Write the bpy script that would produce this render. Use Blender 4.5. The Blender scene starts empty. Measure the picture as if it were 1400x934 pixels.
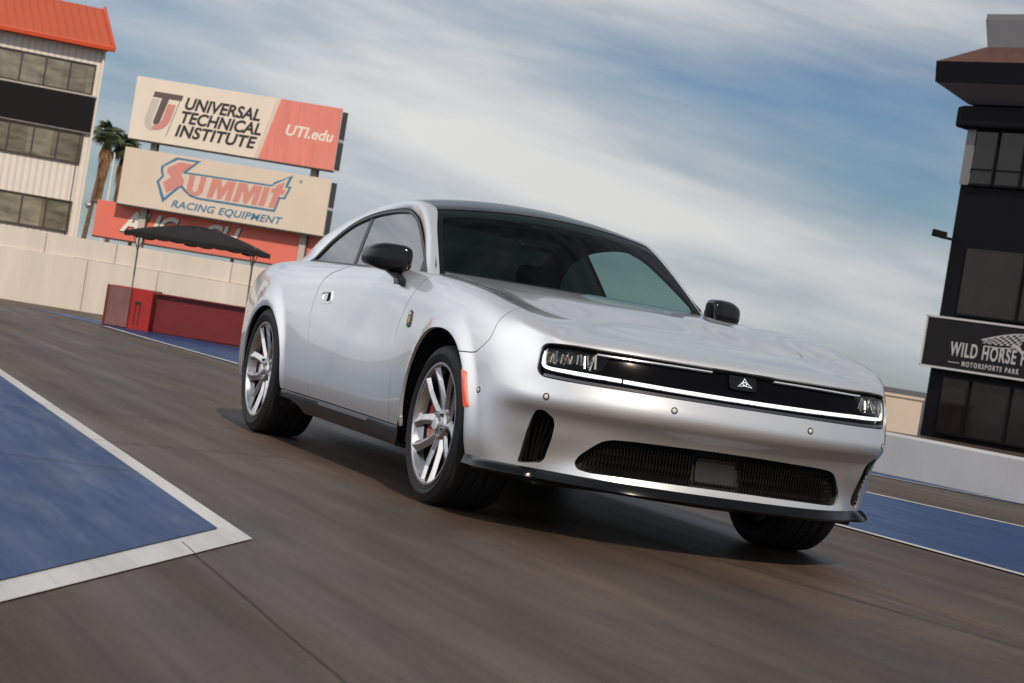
import bpy, bmesh, math, random
import numpy as np
from mathutils import Vector, Matrix, geometry
random.seed(7)
SC = bpy.context.scene
COL = SC.collection

# ---------------------------------------------------------------- camera, sky, sun, exposure
CAM_POS = (-4.26492, -9.04105, 0.85432)
YAW, PITCH, ROLL = math.radians(21.69061), math.radians(-0.43987), math.radians(9.18011)
def cam_axes():
    cy, sy, cp, sp = math.cos(YAW), math.sin(YAW), math.cos(PITCH), math.sin(PITCH)
    f = Vector((sy*cp, cy*cp, sp)); r = Vector((cy, -sy, 0)); u = r.cross(f)
    cr, sr = math.cos(ROLL), math.sin(ROLL)
    return cr*r+sr*u, -sr*r+cr*u, f
cd = bpy.data.cameras.new('camera'); cam = bpy.data.objects.new('camera', cd); COL.objects.link(cam)
_r, _u, _f = cam_axes()
cam.matrix_world = Matrix(((_r.x,_u.x,-_f.x,CAM_POS[0]),(_r.y,_u.y,-_f.y,CAM_POS[1]),(_r.z,_u.z,-_f.z,CAM_POS[2]),(0,0,0,1)))
cd.sensor_width = 36; cd.lens = 75.2137; cd.clip_start = .1; cd.clip_end = 6000
cd.dof.use_dof = True; cd.dof.focus_distance = 9.9; cd.dof.aperture_fstop = 10
SC.camera = cam

SUN_DIR = Vector((-.10, -.70, .69)).normalized()        # towards the sun
SUN_EL = math.asin(SUN_DIR.z); SUN_AZ = math.atan2(SUN_DIR.x, SUN_DIR.y)
sl = bpy.data.lights.new('sun', 'SUN'); sl.energy = 3.9; sl.angle = math.radians(.5); sl.color = (1, .865, .70)
so = bpy.data.objects.new('sun', sl); COL.objects.link(so)
so.rotation_euler = SUN_DIR.to_track_quat('Z', 'Y').to_euler(); so.location = SUN_DIR*60

SC.view_settings.view_transform = 'Standard'; SC.view_settings.look = 'None'
SC.view_settings.exposure = -0.20; SC.view_settings.gamma = 1; SC.view_settings.use_curve_mapping = False

W = bpy.data.worlds.new('World'); SC.world = W; W.use_nodes = True
def build_sky():
    nt = W.node_tree; nt.nodes.clear(); N = nt.nodes.new; L = nt.links.new
    out = N('ShaderNodeOutputWorld'); bg = N('ShaderNodeBackground'); bg.inputs[1].default_value = .10
    sky = N('ShaderNodeTexSky'); sky.sky_type = 'NISHITA'; sky.sun_disc = False
    sky.sun_elevation = SUN_EL; sky.sun_rotation = SUN_AZ; sky.air_density = 1.0; sky.dust_density = .6; sky.ozone_density = 2.0
    tc = N('ShaderNodeTexCoord'); sep = N('ShaderNodeSeparateXYZ'); L(tc.outputs['Generated'], sep.inputs[0])
    def M(op, a, b=None, clamp=False):
        n = N('ShaderNodeMath'); n.operation = op; n.use_clamp = clamp
        for i, v in enumerate((a, b)):
            if v is None: continue
            if hasattr(v, 'is_linked'): L(v, n.inputs[i])
            else: n.inputs[i].default_value = v
        return n.outputs[0]
    az = M('ARCTAN2', sep.outputs[0], sep.outputs[1]); el = M('ARCSINE', sep.outputs[2])
    comb = N('ShaderNodeCombineXYZ')
    # streaky high cloud: long along the azimuth, sinking slowly to the right
    tilt = M('ADD', el, M('MULTIPLY', az, .12))
    L(M('MULTIPLY', az, 5.0), comb.inputs[0]); L(M('MULTIPLY', tilt, 26.0), comb.inputs[1])
    n1 = N('ShaderNodeTexNoise'); n1.inputs['Scale'].default_value = 1.0; n1.inputs['Detail'].default_value = 6; n1.inputs['Roughness'].default_value = .52; n1.inputs['Distortion'].default_value = .25
    L(comb.outputs[0], n1.inputs['Vector'])
    n2 = N('ShaderNodeTexNoise'); n2.inputs['Scale'].default_value = 3.3; n2.inputs['Detail'].default_value = 5; n2.inputs['Roughness'].default_value = .6
    L(comb.outputs[0], n2.inputs['Vector'])
    def blob(a0, e0, sa, se, k, tl=0.0):
        da = M('SUBTRACT', az, math.radians(a0)); de = M('SUBTRACT', M('SUBTRACT', el, math.radians(e0)), M('MULTIPLY', da, tl))
        q = M('ADD', M('POWER', M('DIVIDE', da, math.radians(sa)), 2), M('POWER', M('DIVIDE', de, math.radians(se)), 2))
        return M('MULTIPLY', M('EXPONENT', M('MULTIPLY', q, -1)), k)
    m = M('ADD', M('MULTIPLY', n1.outputs[0], 1.15), M('MULTIPLY', n2.outputs[0], .34))
    for b in CLOUD_BLOBS: m = M('ADD', m, blob(*b))
    mr = N('ShaderNodeMapRange'); mr.interpolation_type = 'SMOOTHSTEP'; L(m, mr.inputs[0]); mr.inputs[1].default_value = .22; mr.inputs[2].default_value = 1.08
    # cloud colour: a little greyer where the cloud is high and thick
    cr = N('ShaderNodeMix'); cr.data_type = 'RGBA'; cr.inputs[6].default_value = (5.2, 5.55, 5.9, 1); cr.inputs[7].default_value = (7.3, 7.3, 7.25, 1)
    mr2 = N('ShaderNodeMapRange'); L(m, mr2.inputs[0]); mr2.inputs[1].default_value = .8; mr2.inputs[2].default_value = 1.25
    L(mr2.outputs[0], cr.inputs[0])
    fill_bank = M('ADD', M('MULTIPLY', blob(-75, 17, 60, 24, 1.0), 1.9), 1.0)  # unseen bright cloud bank at the left, added to light the car's side
    cb = N('ShaderNodeMix'); cb.data_type = 'RGBA'; cb.blend_type = 'MULTIPLY'; cb.inputs[0].default_value = 1; L(cr.outputs[2], cb.inputs[6]); L(fill_bank, cb.inputs[7])
    tint = N('ShaderNodeMix'); tint.data_type = 'RGBA'; tint.blend_type = 'MULTIPLY'; tint.inputs[0].default_value = 1
    L(sky.outputs[0], tint.inputs[6]); tint.inputs[7].default_value = SKY_TINT
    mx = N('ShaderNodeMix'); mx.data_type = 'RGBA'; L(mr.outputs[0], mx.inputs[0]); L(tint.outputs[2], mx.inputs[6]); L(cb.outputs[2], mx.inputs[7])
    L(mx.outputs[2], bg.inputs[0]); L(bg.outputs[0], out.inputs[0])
# (azimuth, elevation, width, height, amount, slope) of the large clearings and banks, in degrees; the first is an unseen bank added to light the car's side
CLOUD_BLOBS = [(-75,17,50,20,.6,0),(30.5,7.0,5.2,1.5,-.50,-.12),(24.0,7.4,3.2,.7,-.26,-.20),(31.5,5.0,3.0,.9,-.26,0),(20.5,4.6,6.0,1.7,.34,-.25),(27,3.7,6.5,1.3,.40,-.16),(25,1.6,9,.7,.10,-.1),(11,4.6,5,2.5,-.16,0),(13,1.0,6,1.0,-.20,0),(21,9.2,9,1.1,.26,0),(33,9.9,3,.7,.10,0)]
SKY_TINT = (.44, .545, .665, 1)
build_sky()

# ---------------------------------------------------------------- object helpers
def link(o, parent=None):
    COL.objects.link(o)
    if parent is not None: o.parent = parent
    return o
def tag(o, label=None, cat=None, group=None, kind=None):
    if label: o['label'] = label
    if cat: o['category'] = cat
    if group: o['group'] = group
    if kind: o['kind'] = kind
    return o
def thing(name, label, cat, loc=(0,0,0), rz=0, group=None):
    o = bpy.data.objects.new(name, None); o.empty_display_size = .2; link(o); o.location = loc; o.rotation_euler = (0,0,rz)
    return tag(o, label, cat, group)
def mesh_obj(name, verts, faces, mat, parent=None, smooth=False):
    me = bpy.data.meshes.new(name); me.from_pydata([tuple(map(float,v)) for v in verts], [], [tuple(f) for f in faces]); me.update()
    if mat is not None: me.materials.append(mat)
    o = bpy.data.objects.new(name, me); link(o, parent)
    if smooth: me.shade_smooth()
    return o
class MB:
    """collects boxes, bars, lathes and prisms; build() links them as one mesh object"""
    def __init__(s): s.bm = bmesh.new()
    def box(s, c, d, rot=None, bev=0.0):
        r = bmesh.ops.create_cube(s.bm, size=1); vs = r['verts']
        bmesh.ops.scale(s.bm, vec=d, verts=vs)
        if bev: 
            es = list({e for v in vs for e in v.link_edges})
            rr = bmesh.ops.bevel(s.bm, geom=es, offset=bev, segments=2, affect='EDGES', profile=.5); vs = list({v for f in rr['faces'] for v in f.verts} | {v for v in vs if v.is_valid})
        M_ = Matrix.Translation(c) @ (rot.to_4x4() if rot is not None else Matrix())
        bmesh.ops.transform(s.bm, matrix=M_, verts=vs); return s
    def bar(s, a, b, r0, r1=None, n=10, caps=True):
        a, b = Vector(a), Vector(b); r1 = r0 if r1 is None else r1; d = b-a
        q = d.to_track_quat('Z', 'Y').to_matrix(); A = []; B = []
        for i in range(n):
            w = q @ Vector((math.cos(2*math.pi*i/n), math.sin(2*math.pi*i/n), 0))
            A.append(s.bm.verts.new(a+w*r0)); B.append(s.bm.verts.new(b+w*r1))
        for i in range(n): s.bm.faces.new((A[i], A[(i+1)%n], B[(i+1)%n], B[i]))
        if caps: s.bm.faces.new(A[::-1]); s.bm.faces.new(B)
        return s
    def tube(s, pts, r, n=8):
        pts = [Vector(p) for p in pts]; rings = []
        for i, p in enumerate(pts):
            d = (pts[min(i+1,len(pts)-1)]-pts[max(i-1,0)]).normalized(); q = d.to_track_quat('Z','Y').to_matrix()
            rr = r[i] if hasattr(r,'__len__') else r
            rings.append([s.bm.verts.new(p+q@Vector((math.cos(2*math.pi*k/n)*rr, math.sin(2*math.pi*k/n)*rr, 0))) for k in range(n)])
        for a, b in zip(rings, rings[1:]):
            for k in range(n): s.bm.faces.new((a[k], a[(k+1)%n], b[(k+1)%n], b[k]))
        s.bm.faces.new(rings[0][::-1]); s.bm.faces.new(rings[-1]); return s
    def prism(s, pts, z0, z1, M_=None):
        """polygon in local xy extruded from z0 to z1, placed by the matrix"""
        M_ = M_ or Matrix()
        A = [s.bm.verts.new(M_@Vector((x,y,z0))) for x,y in pts]; B = [s.bm.verts.new(M_@Vector((x,y,z1))) for x,y in pts]; n = len(pts)
        for i in range(n): s.bm.faces.new((A[i], A[(i+1)%n], B[(i+1)%n], B[i]))
        for f in (A[::-1], B):
            t = geometry.tessellate_polygon([[v.co for v in f]])
            for a,b,c in t: s.bm.faces.new((f[a], f[b], f[c]))
        return s
    def quad(s, *p): s.bm.faces.new([s.bm.verts.new(q) for q in p]); return s
    def lathe(s, prof, n=64, M_=None, closed=False):
        """profile (radius, x) turned about the local X axis"""
        M_ = M_ or Matrix(); R_ = []
        for k in range(n):
            a = 2*math.pi*k/n; R_.append([s.bm.verts.new(M_@Vector((x, r*math.cos(a), r*math.sin(a)))) for r,x in prof])
        m = len(prof)
        for k in range(n):
            A, B = R_[k], R_[(k+1)%n]
            for j in range(m if closed else m-1): s.bm.faces.new((A[j], B[j], B[(j+1)%m], A[(j+1)%m]))
        return s
    def build(s, name, mat, parent=None, smooth=False, angle=None):
        bmesh.ops.recalc_face_normals(s.bm, faces=s.bm.faces)
        me = bpy.data.meshes.new(name); s.bm.to_mesh(me); s.bm.free(); me.materials.append(mat)
        o = bpy.data.objects.new(name, me); link(o, parent)
        if smooth: me.shade_smooth()
        if angle:
            me.set_sharp_from_angle(angle=math.radians(angle))
        return o

def islands(o):
    """give every loose piece of a mesh object an object of its own, under the same parent"""
    bm = bmesh.new(); bm.from_mesh(o.data); left = set(bm.verts); groups = []
    while left:
        st = [left.pop()]; g = set(st)
        while st:
            v = st.pop()
            for e in v.link_edges:
                w = e.other_vert(v)
                if w not in g: g.add(w); left.discard(w); st.append(w)
        groups.append({v.index for v in g})
    bm.free(); me = o.data; par = o.parent; name = o.name.split('.')[0]; mats = list(me.materials)
    for g in groups:
        idx = sorted(g); mp = {k: i for i, k in enumerate(idx)}
        n = mesh_obj(name, [me.vertices[k].co for k in idx], [[mp[k] for k in p.vertices] for p in me.polygons if p.vertices[0] in g], mats[0], par)
    bpy.data.objects.remove(o)
# ---------------------------------------------------------------- materials
def mat(name, col, rough=.5, metal=0.0, coat=0.0, coat_rough=.03, spec=.5, emit=None, estr=0.0, var=0.0, vscale=8.0, bump=0.0, bscale=60.0, stretch=(1,1,1), ior=1.5):
    m = bpy.data.materials.new(name); m.use_nodes = True; nt = m.node_tree; b = nt.nodes['Principled BSDF']; N = nt.nodes.new; L = nt.links.new
    c = (*col, 1); b.inputs['Base Color'].default_value = c; b.inputs['Roughness'].default_value = rough; b.inputs['Metallic'].default_value = metal
    b.inputs['Coat Weight'].default_value = coat; b.inputs['Coat Roughness'].default_value = coat_rough; b.inputs['Specular IOR Level'].default_value = spec; b.inputs['IOR'].default_value = ior
    if emit: b.inputs['Emission Color'].default_value = (*emit,1); b.inputs['Emission Strength'].default_value = estr
    if var or bump:
        tc = N('ShaderNodeTexCoord'); mp = N('ShaderNodeMapping'); mp.inputs['Scale'].default_value = stretch; L(tc.outputs['Object'], mp.inputs[0])
    if var:
        n = N('ShaderNodeTexNoise'); n.inputs['Scale'].default_value = vscale; n.inputs['Detail'].default_value = 6; n.inputs['Roughness'].default_value = .65; L(mp.outputs[0], n.inputs['Vector'])
        r = N('ShaderNodeMapRange'); L(n.outputs[0], r.inputs[0]); r.inputs[1].default_value=.25; r.inputs[2].default_value=.75; r.inputs[3].default_value = 1-var; r.inputs[4].default_value = 1+var
        x = N('ShaderNodeMix'); x.data_type='RGBA'; x.blend_type='MULTIPLY'; x.inputs[0].default_value=1; x.inputs[6].default_value = c; L(r.outputs[0], x.inputs[7]); L(x.outputs[2], b.inputs['Base Color'])
    if bump:
        n = N('ShaderNodeTexNoise'); n.inputs['Scale'].default_value = bscale; n.inputs['Detail'].default_value = 5; L(mp.outputs[0], n.inputs['Vector'])
        k = N('ShaderNodeBump'); k.inputs['Strength'].default_value = bump; k.inputs['Distance'].default_value = .01; L(n.outputs[0], k.inputs['Height']); L(k.outputs[0], b.inputs['Normal'])
    return m
def glass(name, tint, refl=(1,1,1), ior=1.35, rough=0.0, gain=1.0):
    m = bpy.data.materials.new(name); m.use_nodes = True; nt = m.node_tree; nt.nodes.clear(); N = nt.nodes.new; L = nt.links.new
    o = N('ShaderNodeOutputMaterial'); t = N('ShaderNodeBsdfTransparent'); t.inputs[0].default_value = (*tint,1)
    g = N('ShaderNodeBsdfGlossy'); g.inputs[0].default_value = (*refl,1); g.inputs['Roughness'].default_value = rough
    # Schlick reflectance, the same seen from inside and outside
    lw = N('ShaderNodeLayerWeight'); lw.inputs[0].default_value = .5; F0 = ((ior-1)/(ior+1))**2
    p = N('ShaderNodeMath'); p.operation = 'POWER'; L(lw.outputs['Facing'], p.inputs[0]); p.inputs[1].default_value = 4.5
    q = N('ShaderNodeMath'); q.operation = 'MULTIPLY_ADD'; L(p.outputs[0], q.inputs[0]); q.inputs[1].default_value = (1-F0)*gain; q.inputs[2].default_value = F0
    x = N('ShaderNodeMixShader'); L(q.outputs[0], x.inputs[0]); L(t.outputs[0], x.inputs[1]); L(g.outputs[0], x.inputs[2]); L(x.outputs[0], o.inputs[0]); return m
# ---------------------------------------------------------------- trimmed panels on smooth surfaces
def pip(Q, loop):
    x, y = Q[:,0], Q[:,1]; ins = np.zeros(len(Q), bool); n = len(loop)
    for i in range(n):
        x0,y0 = loop[i]; x1,y1 = loop[(i+1)%n]
        if y0 == y1: continue
        c = ((y0 > y) != (y1 > y)) & (x < (x1-x0)*(y-y0)/(y1-y0)+x0); ins ^= c
    return ins
def segdist(Q, loop):
    d = np.full(len(Q), 1e9); n = len(loop)
    for i in range(n):
        a = np.array(loop[i]); b = np.array(loop[(i+1)%n]); ab = b-a; l = ab@ab
        t = np.clip(((Q-a)@ab)/(l if l else 1), 0, 1); d = np.minimum(d, np.linalg.norm(Q-a-t[:,None]*ab, axis=1))
    return d
def resample(loop, step):
    out = []; n = len(loop)
    for i in range(n):
        a = np.array(loop[i],float); b = np.array(loop[(i+1)%n],float); k = max(1,int(math.ceil(np.linalg.norm(b-a)/step)))
        for j in range(k): out.append(tuple(a+(b-a)*j/k))
    return out
def rounded(loop, r=.01, n=4):
    """round the corners of a polygon"""
    out = []; m = len(loop)
    for i in range(m):
        p = np.array(loop[i],float); a = np.array(loop[i-1],float); b = np.array(loop[(i+1)%m],float)
        la, lb = np.linalg.norm(a-p), np.linalg.norm(b-p); q = min(r, la*.45, lb*.45)
        A = p+(a-p)/la*q; B = p+(b-p)/lb*q
        for j in range(n+1):
            t = j/n; out.append(tuple((1-t)**2*A+2*t*(1-t)*p+t*t*B))
    return out
def smooth_loop(pts, n=6):
    """closed Catmull-Rom through the points"""
    P = [np.array(p,float) for p in pts]; m = len(P); out = []
    for i in range(m):
        p0,p1,p2,p3 = P[i-1],P[i],P[(i+1)%m],P[(i+2)%m]
        for j in range(n):
            t = j/n; out.append(tuple(.5*(2*p1+(p2-p0)*t+(2*p0-5*p1+4*p2-p3)*t*t+(3*p1-p0-3*p2+p3)*t**3)))
    return out
def open_spline(pts, n=6):
    P = [np.array(p,float) for p in pts]; out = []
    for i in range(len(P)-1):
        p1,p2 = P[i],P[i+1]; p0 = P[i-1] if i else 2*p1-p2; p3 = P[i+2] if i+2 < len(P) else 2*p2-p1
        for j in range(n):
            t = j/n; out.append(tuple(.5*(2*p1+(p2-p0)*t+(2*p0-5*p1+4*p2-p3)*t*t+(3*p1-p0-3*p2+p3)*t**3)))
    return out+[tuple(P[-1])]
def ribbon(pts, w):
    """thin closed polygon of width w along an open polyline"""
    P = [np.array(p,float) for p in pts]; l=[]; r=[]
    for i,p in enumerate(P):
        d = P[min(i+1,len(P)-1)]-P[max(i-1,0)]; d = d/np.linalg.norm(d); n = np.array((-d[1],d[0]))*w/2
        l.append(tuple(p+n)); r.append(tuple(p-n))
    return l+r[::-1]
def normals(F, u, v, h=2e-3):
    a = F(u+h,v)-F(u-h,v); b = F(u,v+h)-F(u,v-h); n = np.cross(a,b); l = np.linalg.norm(n,axis=1); l[l==0]=1; return n/l[:,None]
CENTRE = np.array((0,1.5,.55))
def patch(name, F, inc, exc, step, material, parent, lip=.010, off=0.0, mind=.45, centre=None, flip=False):
    loops = [resample(l, step) for l in [inc]+list(exc)]
    A = np.array(loops[0]); lo, hi = A.min(0), A.max(0)
    gx = np.arange(lo[0]+step/2, hi[0], step); gy = np.arange(lo[1]+step/2, hi[1], step)
    G = np.stack(np.meshgrid(gx, gy, indexing='ij'),-1).reshape(-1,2)
    G = G[pip(G, loops[0])]
    for l in loops[1:]:
        if len(G): G = G[~pip(G, l)]
    for l in loops:
        if len(G): G = G[segdist(G, l) > step*mind]
    V = []; E = []
    for l in loops:
        s = len(V); V += [Vector(p) for p in l]; E += [(s+i, s+(i+1)%len(l)) for i in range(len(l))]
    V += [Vector(p) for p in G]
    vs, es, fs, _, _, _ = geometry.delaunay_2d_cdt(V, E, [], 0, 1e-6)
    Q = np.array([tuple(p) for p in vs]); T = np.array([f for f in fs]); C = Q[T].mean(1)
    keep = pip(C, loops[0])
    for l in loops[1:]: keep &= ~pip(C, l)
    T = T[keep]; used = np.unique(T); remap = -np.ones(len(Q),int); remap[used] = np.arange(len(used)); T = remap[T]; Q = Q[used]
    P = F(Q[:,0],Q[:,1]); n = normals(F,Q[:,0],Q[:,1])
    cc = CENTRE if centre is None else np.array(centre)
    sgn = np.sign(np.sum(n*(P-cc),1).sum()) * (-1 if flip else 1); n = n*sgn; P = P+n*off
    fn = np.cross(P[T[:,1]]-P[T[:,0]], P[T[:,2]]-P[T[:,0]]); flipm = np.sum(fn*n[T].mean(1),1) < 0
    T[flipm] = T[flipm][:,::-1]
    faces = [tuple(t) for t in T]; verts = list(P); lnor = [n[i] for t in faces for i in t]
    if lip:
        cnt = {}
        for t in faces:
            for a,b in ((t[0],t[1]),(t[1],t[2]),(t[2],t[0])):
                k = (min(a,b),max(a,b)); cnt[k] = None if k in cnt else (a,b)
        be = [e for e in cnt.values() if e]; inner = {}
        for a,b in be:
            for i in (a,b):
                if i not in inner: inner[i] = len(verts); verts.append(P[i]-n[i]*lip)
        for a,b in be:
            f = (b,a,inner[a],inner[b]); q = np.cross(verts[f[1]]-verts[f[0]], verts[f[2]]-verts[f[0]]); l = np.linalg.norm(q); q = q/l if l else n[a]
            faces.append(f); lnor += [q]*4
    o = mesh_obj(name, verts, faces, material, parent, smooth=True)
    o.data.normals_split_custom_set([tuple(map(float,x)) for x in lnor])
    return o
def mir(loop): return [(-u,v) for u,v in loop]
# ---------------------------------------------------------------- ground, track paint
def ground_mat():
    m=bpy.data.materials.new('worn brown asphalt'); m.use_nodes=True; nt=m.node_tree; b=nt.nodes['Principled BSDF']; N=nt.nodes.new; L=nt.links.new
    tc=N('ShaderNodeTexCoord')
    def noise(scale,stretch,det=6,rough=.6,rot=0):
        mp=N('ShaderNodeMapping'); mp.inputs['Scale'].default_value=stretch; mp.inputs['Rotation'].default_value=(0,0,rot); L(tc.outputs['Object'],mp.inputs[0])
        n=N('ShaderNodeTexNoise'); n.inputs['Scale'].default_value=scale; n.inputs['Detail'].default_value=det; n.inputs['Roughness'].default_value=rough; L(mp.outputs[0],n.inputs['Vector']); return n.outputs[0]
    def ramp(v,a,b_,lo,hi):
        r=N('ShaderNodeMapRange'); L(v,r.inputs[0]); r.inputs[1].default_value=a; r.inputs[2].default_value=b_; r.inputs[3].default_value=lo; r.inputs[4].default_value=hi; return r.outputs[0]
    def mul(a,c): 
        n=N('ShaderNodeMath'); n.operation='MULTIPLY'; L(a,n.inputs[0]); L(c,n.inputs[1]); return n.outputs[0]
    R5=math.radians(4)
    streak=ramp(noise(1,(2.2,.13,1),8,.66,R5),.30,.72,.56,1.40)
    fine=ramp(noise(1,(16,1.6,1),6,.7,R5),.3,.7,.80,1.20)
    blot=ramp(noise(.55,(1,.7,1),7,.66),.32,.68,.62,1.38)
    grit=ramp(noise(210,(1,1,1),3,.75),.3,.7,.58,1.42)
    stone=ramp(noise(48,(1,1,1),5,.8),.34,.66,.70,1.30)
    spots=ramp(noise(7,(1,1,1),3,.6),.70,.76,1.0,.55)
    f=mul(mul(mul(streak,fine),mul(blot,grit)),mul(stone,spots))
    cm=N('ShaderNodeMix'); cm.data_type='RGBA'; cm.inputs[6].default_value=(.056,.035,.023,1); cm.inputs[7].default_value=(.065,.045,.034,1); L(noise(.30,(1.4,.25,1),4,.5,R5),cm.inputs[0])
    x=N('ShaderNodeMix'); x.data_type='RGBA'; x.blend_type='MULTIPLY'; x.inputs[0].default_value=1; L(cm.outputs[2],x.inputs[6]); L(f,x.inputs[7]); L(x.outputs[2],b.inputs['Base Color'])
    L(ramp(noise(1,(2.5,.12,1),5,.6,R5),.3,.7,.36,.66),b.inputs['Roughness']); b.inputs['Specular IOR Level'].default_value=.30
    k=N('ShaderNodeBump'); k.inputs['Strength'].default_value=.35; k.inputs['Distance'].default_value=.006; L(noise(120,(1,1,1),4,.7),k.inputs['Height']); L(k.outputs[0],b.inputs['Normal'])
    return m
def paint_mat(name,col,wear,wc=(.09,.07,.06),rough=.45,scuff=(.10,.17,.28)):
    m=bpy.data.materials.new(name); m.use_nodes=True; nt=m.node_tree; b=nt.nodes['Principled BSDF']; N=nt.nodes.new; L=nt.links.new
    tc=N('ShaderNodeTexCoord')
    def noise(scale,stretch,det=6,rg=.62):
        mp=N('ShaderNodeMapping'); mp.inputs['Scale'].default_value=stretch; L(tc.outputs['Object'],mp.inputs[0])
        n=N('ShaderNodeTexNoise'); n.inputs['Scale'].default_value=scale; n.inputs['Detail'].default_value=det; n.inputs['Roughness'].default_value=rg; L(mp.outputs[0],n.inputs['Vector']); return n.outputs[0]
    def ramp(v,a,b_,lo,hi):
        r=N('ShaderNodeMapRange'); L(v,r.inputs[0]); r.inputs[1].default_value=a; r.inputs[2].default_value=b_; r.inputs[3].default_value=lo; r.inputs[4].default_value=hi; return r.outputs[0]
    x=N('ShaderNodeMix'); x.data_type='RGBA'; x.blend_type='MULTIPLY'; x.inputs[0].default_value=1; x.inputs[6].default_value=(*col,1)
    L(ramp(noise(1,(5,.5,1)),.3,.7,.80,1.18),x.inputs[7])
    y=N('ShaderNodeMix'); y.data_type='RGBA'; L(ramp(noise(6,(2.5,.5,1),8,.75),.62,.70,0,wear),y.inputs[0]); L(x.outputs[2],y.inputs[6]); y.inputs[7].default_value=(*wc,1)
    sc=N('ShaderNodeMath'); sc.operation='MULTIPLY'; L(ramp(noise(1,(38,1.3,1),5,.7),.52,.62,0,1),sc.inputs[0]); L(ramp(noise(.7,(1,.8,1),4,.6),.44,.62,0,.50),sc.inputs[1])
    z=N('ShaderNodeMix'); z.data_type='RGBA'; L(sc.outputs[0],z.inputs[0]); L(y.outputs[2],z.inputs[6]); z.inputs[7].default_value=(*scuff,1)
    L(z.outputs[2],b.inputs['Base Color']); L(ramp(noise(2,(3,.4,1)),.3,.7,rough-.08,rough+.15),b.inputs['Roughness']); b.inputs['Specular IOR Level'].default_value=.28
    k=N('ShaderNodeBump'); k.inputs['Strength'].default_value=.25; k.inputs['Distance'].default_value=.004; L(noise(150,(1,1,1),4,.7),k.inputs['Height']); L(k.outputs[0],b.inputs['Normal'])
    return m
B={}
B['asphalt']=ground_mat()
B['blue']=paint_mat('blue track paint',(.004,.031,.115),.75,(.04,.04,.05),rough=.40,scuff=(.06,.12,.22))
B['white']=paint_mat('white line paint',(.45,.45,.455),.55,(.20,.17,.15),rough=.5,scuff=(.30,.28,.27))
B['joint']=mat('tar joint',(.020,.015,.012),rough=.7)
def sheet(name,pts,z,m):
    o=mesh_obj(name,[(x,y,z) for x,y in pts],[tuple(range(len(pts)))],m); return tag(o,kind='structure')
g=mesh_obj('ground',[(-900,-900,0),(900,-900,0),(900,1500,0),(-900,1500,0)],[(0,1,2,3)],B['asphalt']); tag(g,kind='structure')
def off_line(p,q,w):
    d=np.array(q)-np.array(p); d=d/np.linalg.norm(d); n=np.array((-d[1],d[0]))*w; return n
# left blue apron and its white border
A=np.array((-2.306,-2.068)); e1=np.array((-2.054,5.741))-A; e1/=np.linalg.norm(e1); e2=np.array((-3.405,-3.874))-A; e2/=np.linalg.norm(e2)
Ai=np.array((-2.392,-1.917)); 
sheet('painted_border',[tuple(A),tuple(A+e1*30),tuple(A+e1*30+np.array((-30,0))),tuple(A+e2*22+np.array((-30,20))),tuple(A+e2*22)],.004,B['white'])
f1=np.array((-2.168,4.934))-Ai; f1/=np.linalg.norm(f1); f2=np.array((-3.361,-3.56))-Ai; f2/=np.linalg.norm(f2)
sheet('painted_apron',[tuple(Ai),tuple(Ai+f1*30),tuple(Ai+f1*30+np.array((-29,0))),tuple(Ai+f2*22+np.array((-29,20))),tuple(Ai+f2*22)],.008,B['blue'])
# right blue lane between two white lines
l1=[(3.05,-7.0),(2.76,-4.0),(2.40,-.2),(2.255,1.87),(1.36,12.0),(1.14,15.9),(1.05,18.4),(.56,21.6)]
l2=[(.62,21.75),(1.75,20.3),(2.75,17.2),(3.75,10.5),(4.62,5.4),(5.02,3.82),(5.7,1.6),(6.8,-2),(8,-7)]
sheet('painted_lane',l1+l2,.004,B['blue'])
def line(name,pts,w,z,m):
    o=mesh_obj(name,[],[],m); me=o.data; V=[];F=[]
    for i,p in enumerate(pts):
        p=np.array(p); d=np.array(pts[min(i+1,len(pts)-1)])-np.array(pts[max(i-1,0)]); d=d/np.linalg.norm(d); n=np.array((-d[1],d[0]))*w/2; V+=[(*(p+n),z),(*(p-n),z)]
    for i in range(len(pts)-1): F.append((2*i,2*i+1,2*i+3,2*i+2))
    me.from_pydata([tuple(map(float,v)) for v in V],[],F); return tag(o,kind='structure')
line('painted_line',l1[:7],.075,.008,B['white'])
line('painted_line',l2[2:],.085,.008,B['white'])
line('painted_lane',[(9.0,3.6),(7.75,6.05),(6.78,8.30),(5.6,12.5),(4.6,18),(3.9,24)],.62,.004,B['blue'])
line('painted_line',[(8.62,3.75),(7.30,6.83),(6.50,8.25),(5.25,12.5),(4.3,18),(3.6,24)],.07,.008,B['white'])
def crack(p,q,w,z,n=40,j=.012,seed=1):
    r=random.Random(seed); pts=[]; d=np.array(q)-np.array(p); L_=np.linalg.norm(d); nn=np.array((-d[1],d[0]))/L_; o=0
    for i in range(n+1):
        o=o*.8+r.uniform(-j,j); pts.append(tuple(np.array(p)+d*i/n+nn*o))
    return line('pavement_joint',pts,w,z,B['joint'])
crack((-2.62,-2.36),(-2.80,-6.0),.0042,.004,30,.003,2)
crack((-.9,3.6),(.75,-4.2),.009,.004,60,.008,3)
crack((-2.30,1.05),(-.95,1.55),.008,.004,30,.010,4)
crack((-2.25,2.9),(-.95,3.1),.008,.004,30,.010,5)
crack((-5.2,-.05),(-2.33,-.30),.010,.012,30,.012,6)
crack((-6.0,2.6),(-2.25,2.35),.009,.012,30,.012,7)
crack((-2.75,-4.55),(-1.6,-4.15),.012,.004,20,.01,8)
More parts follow.
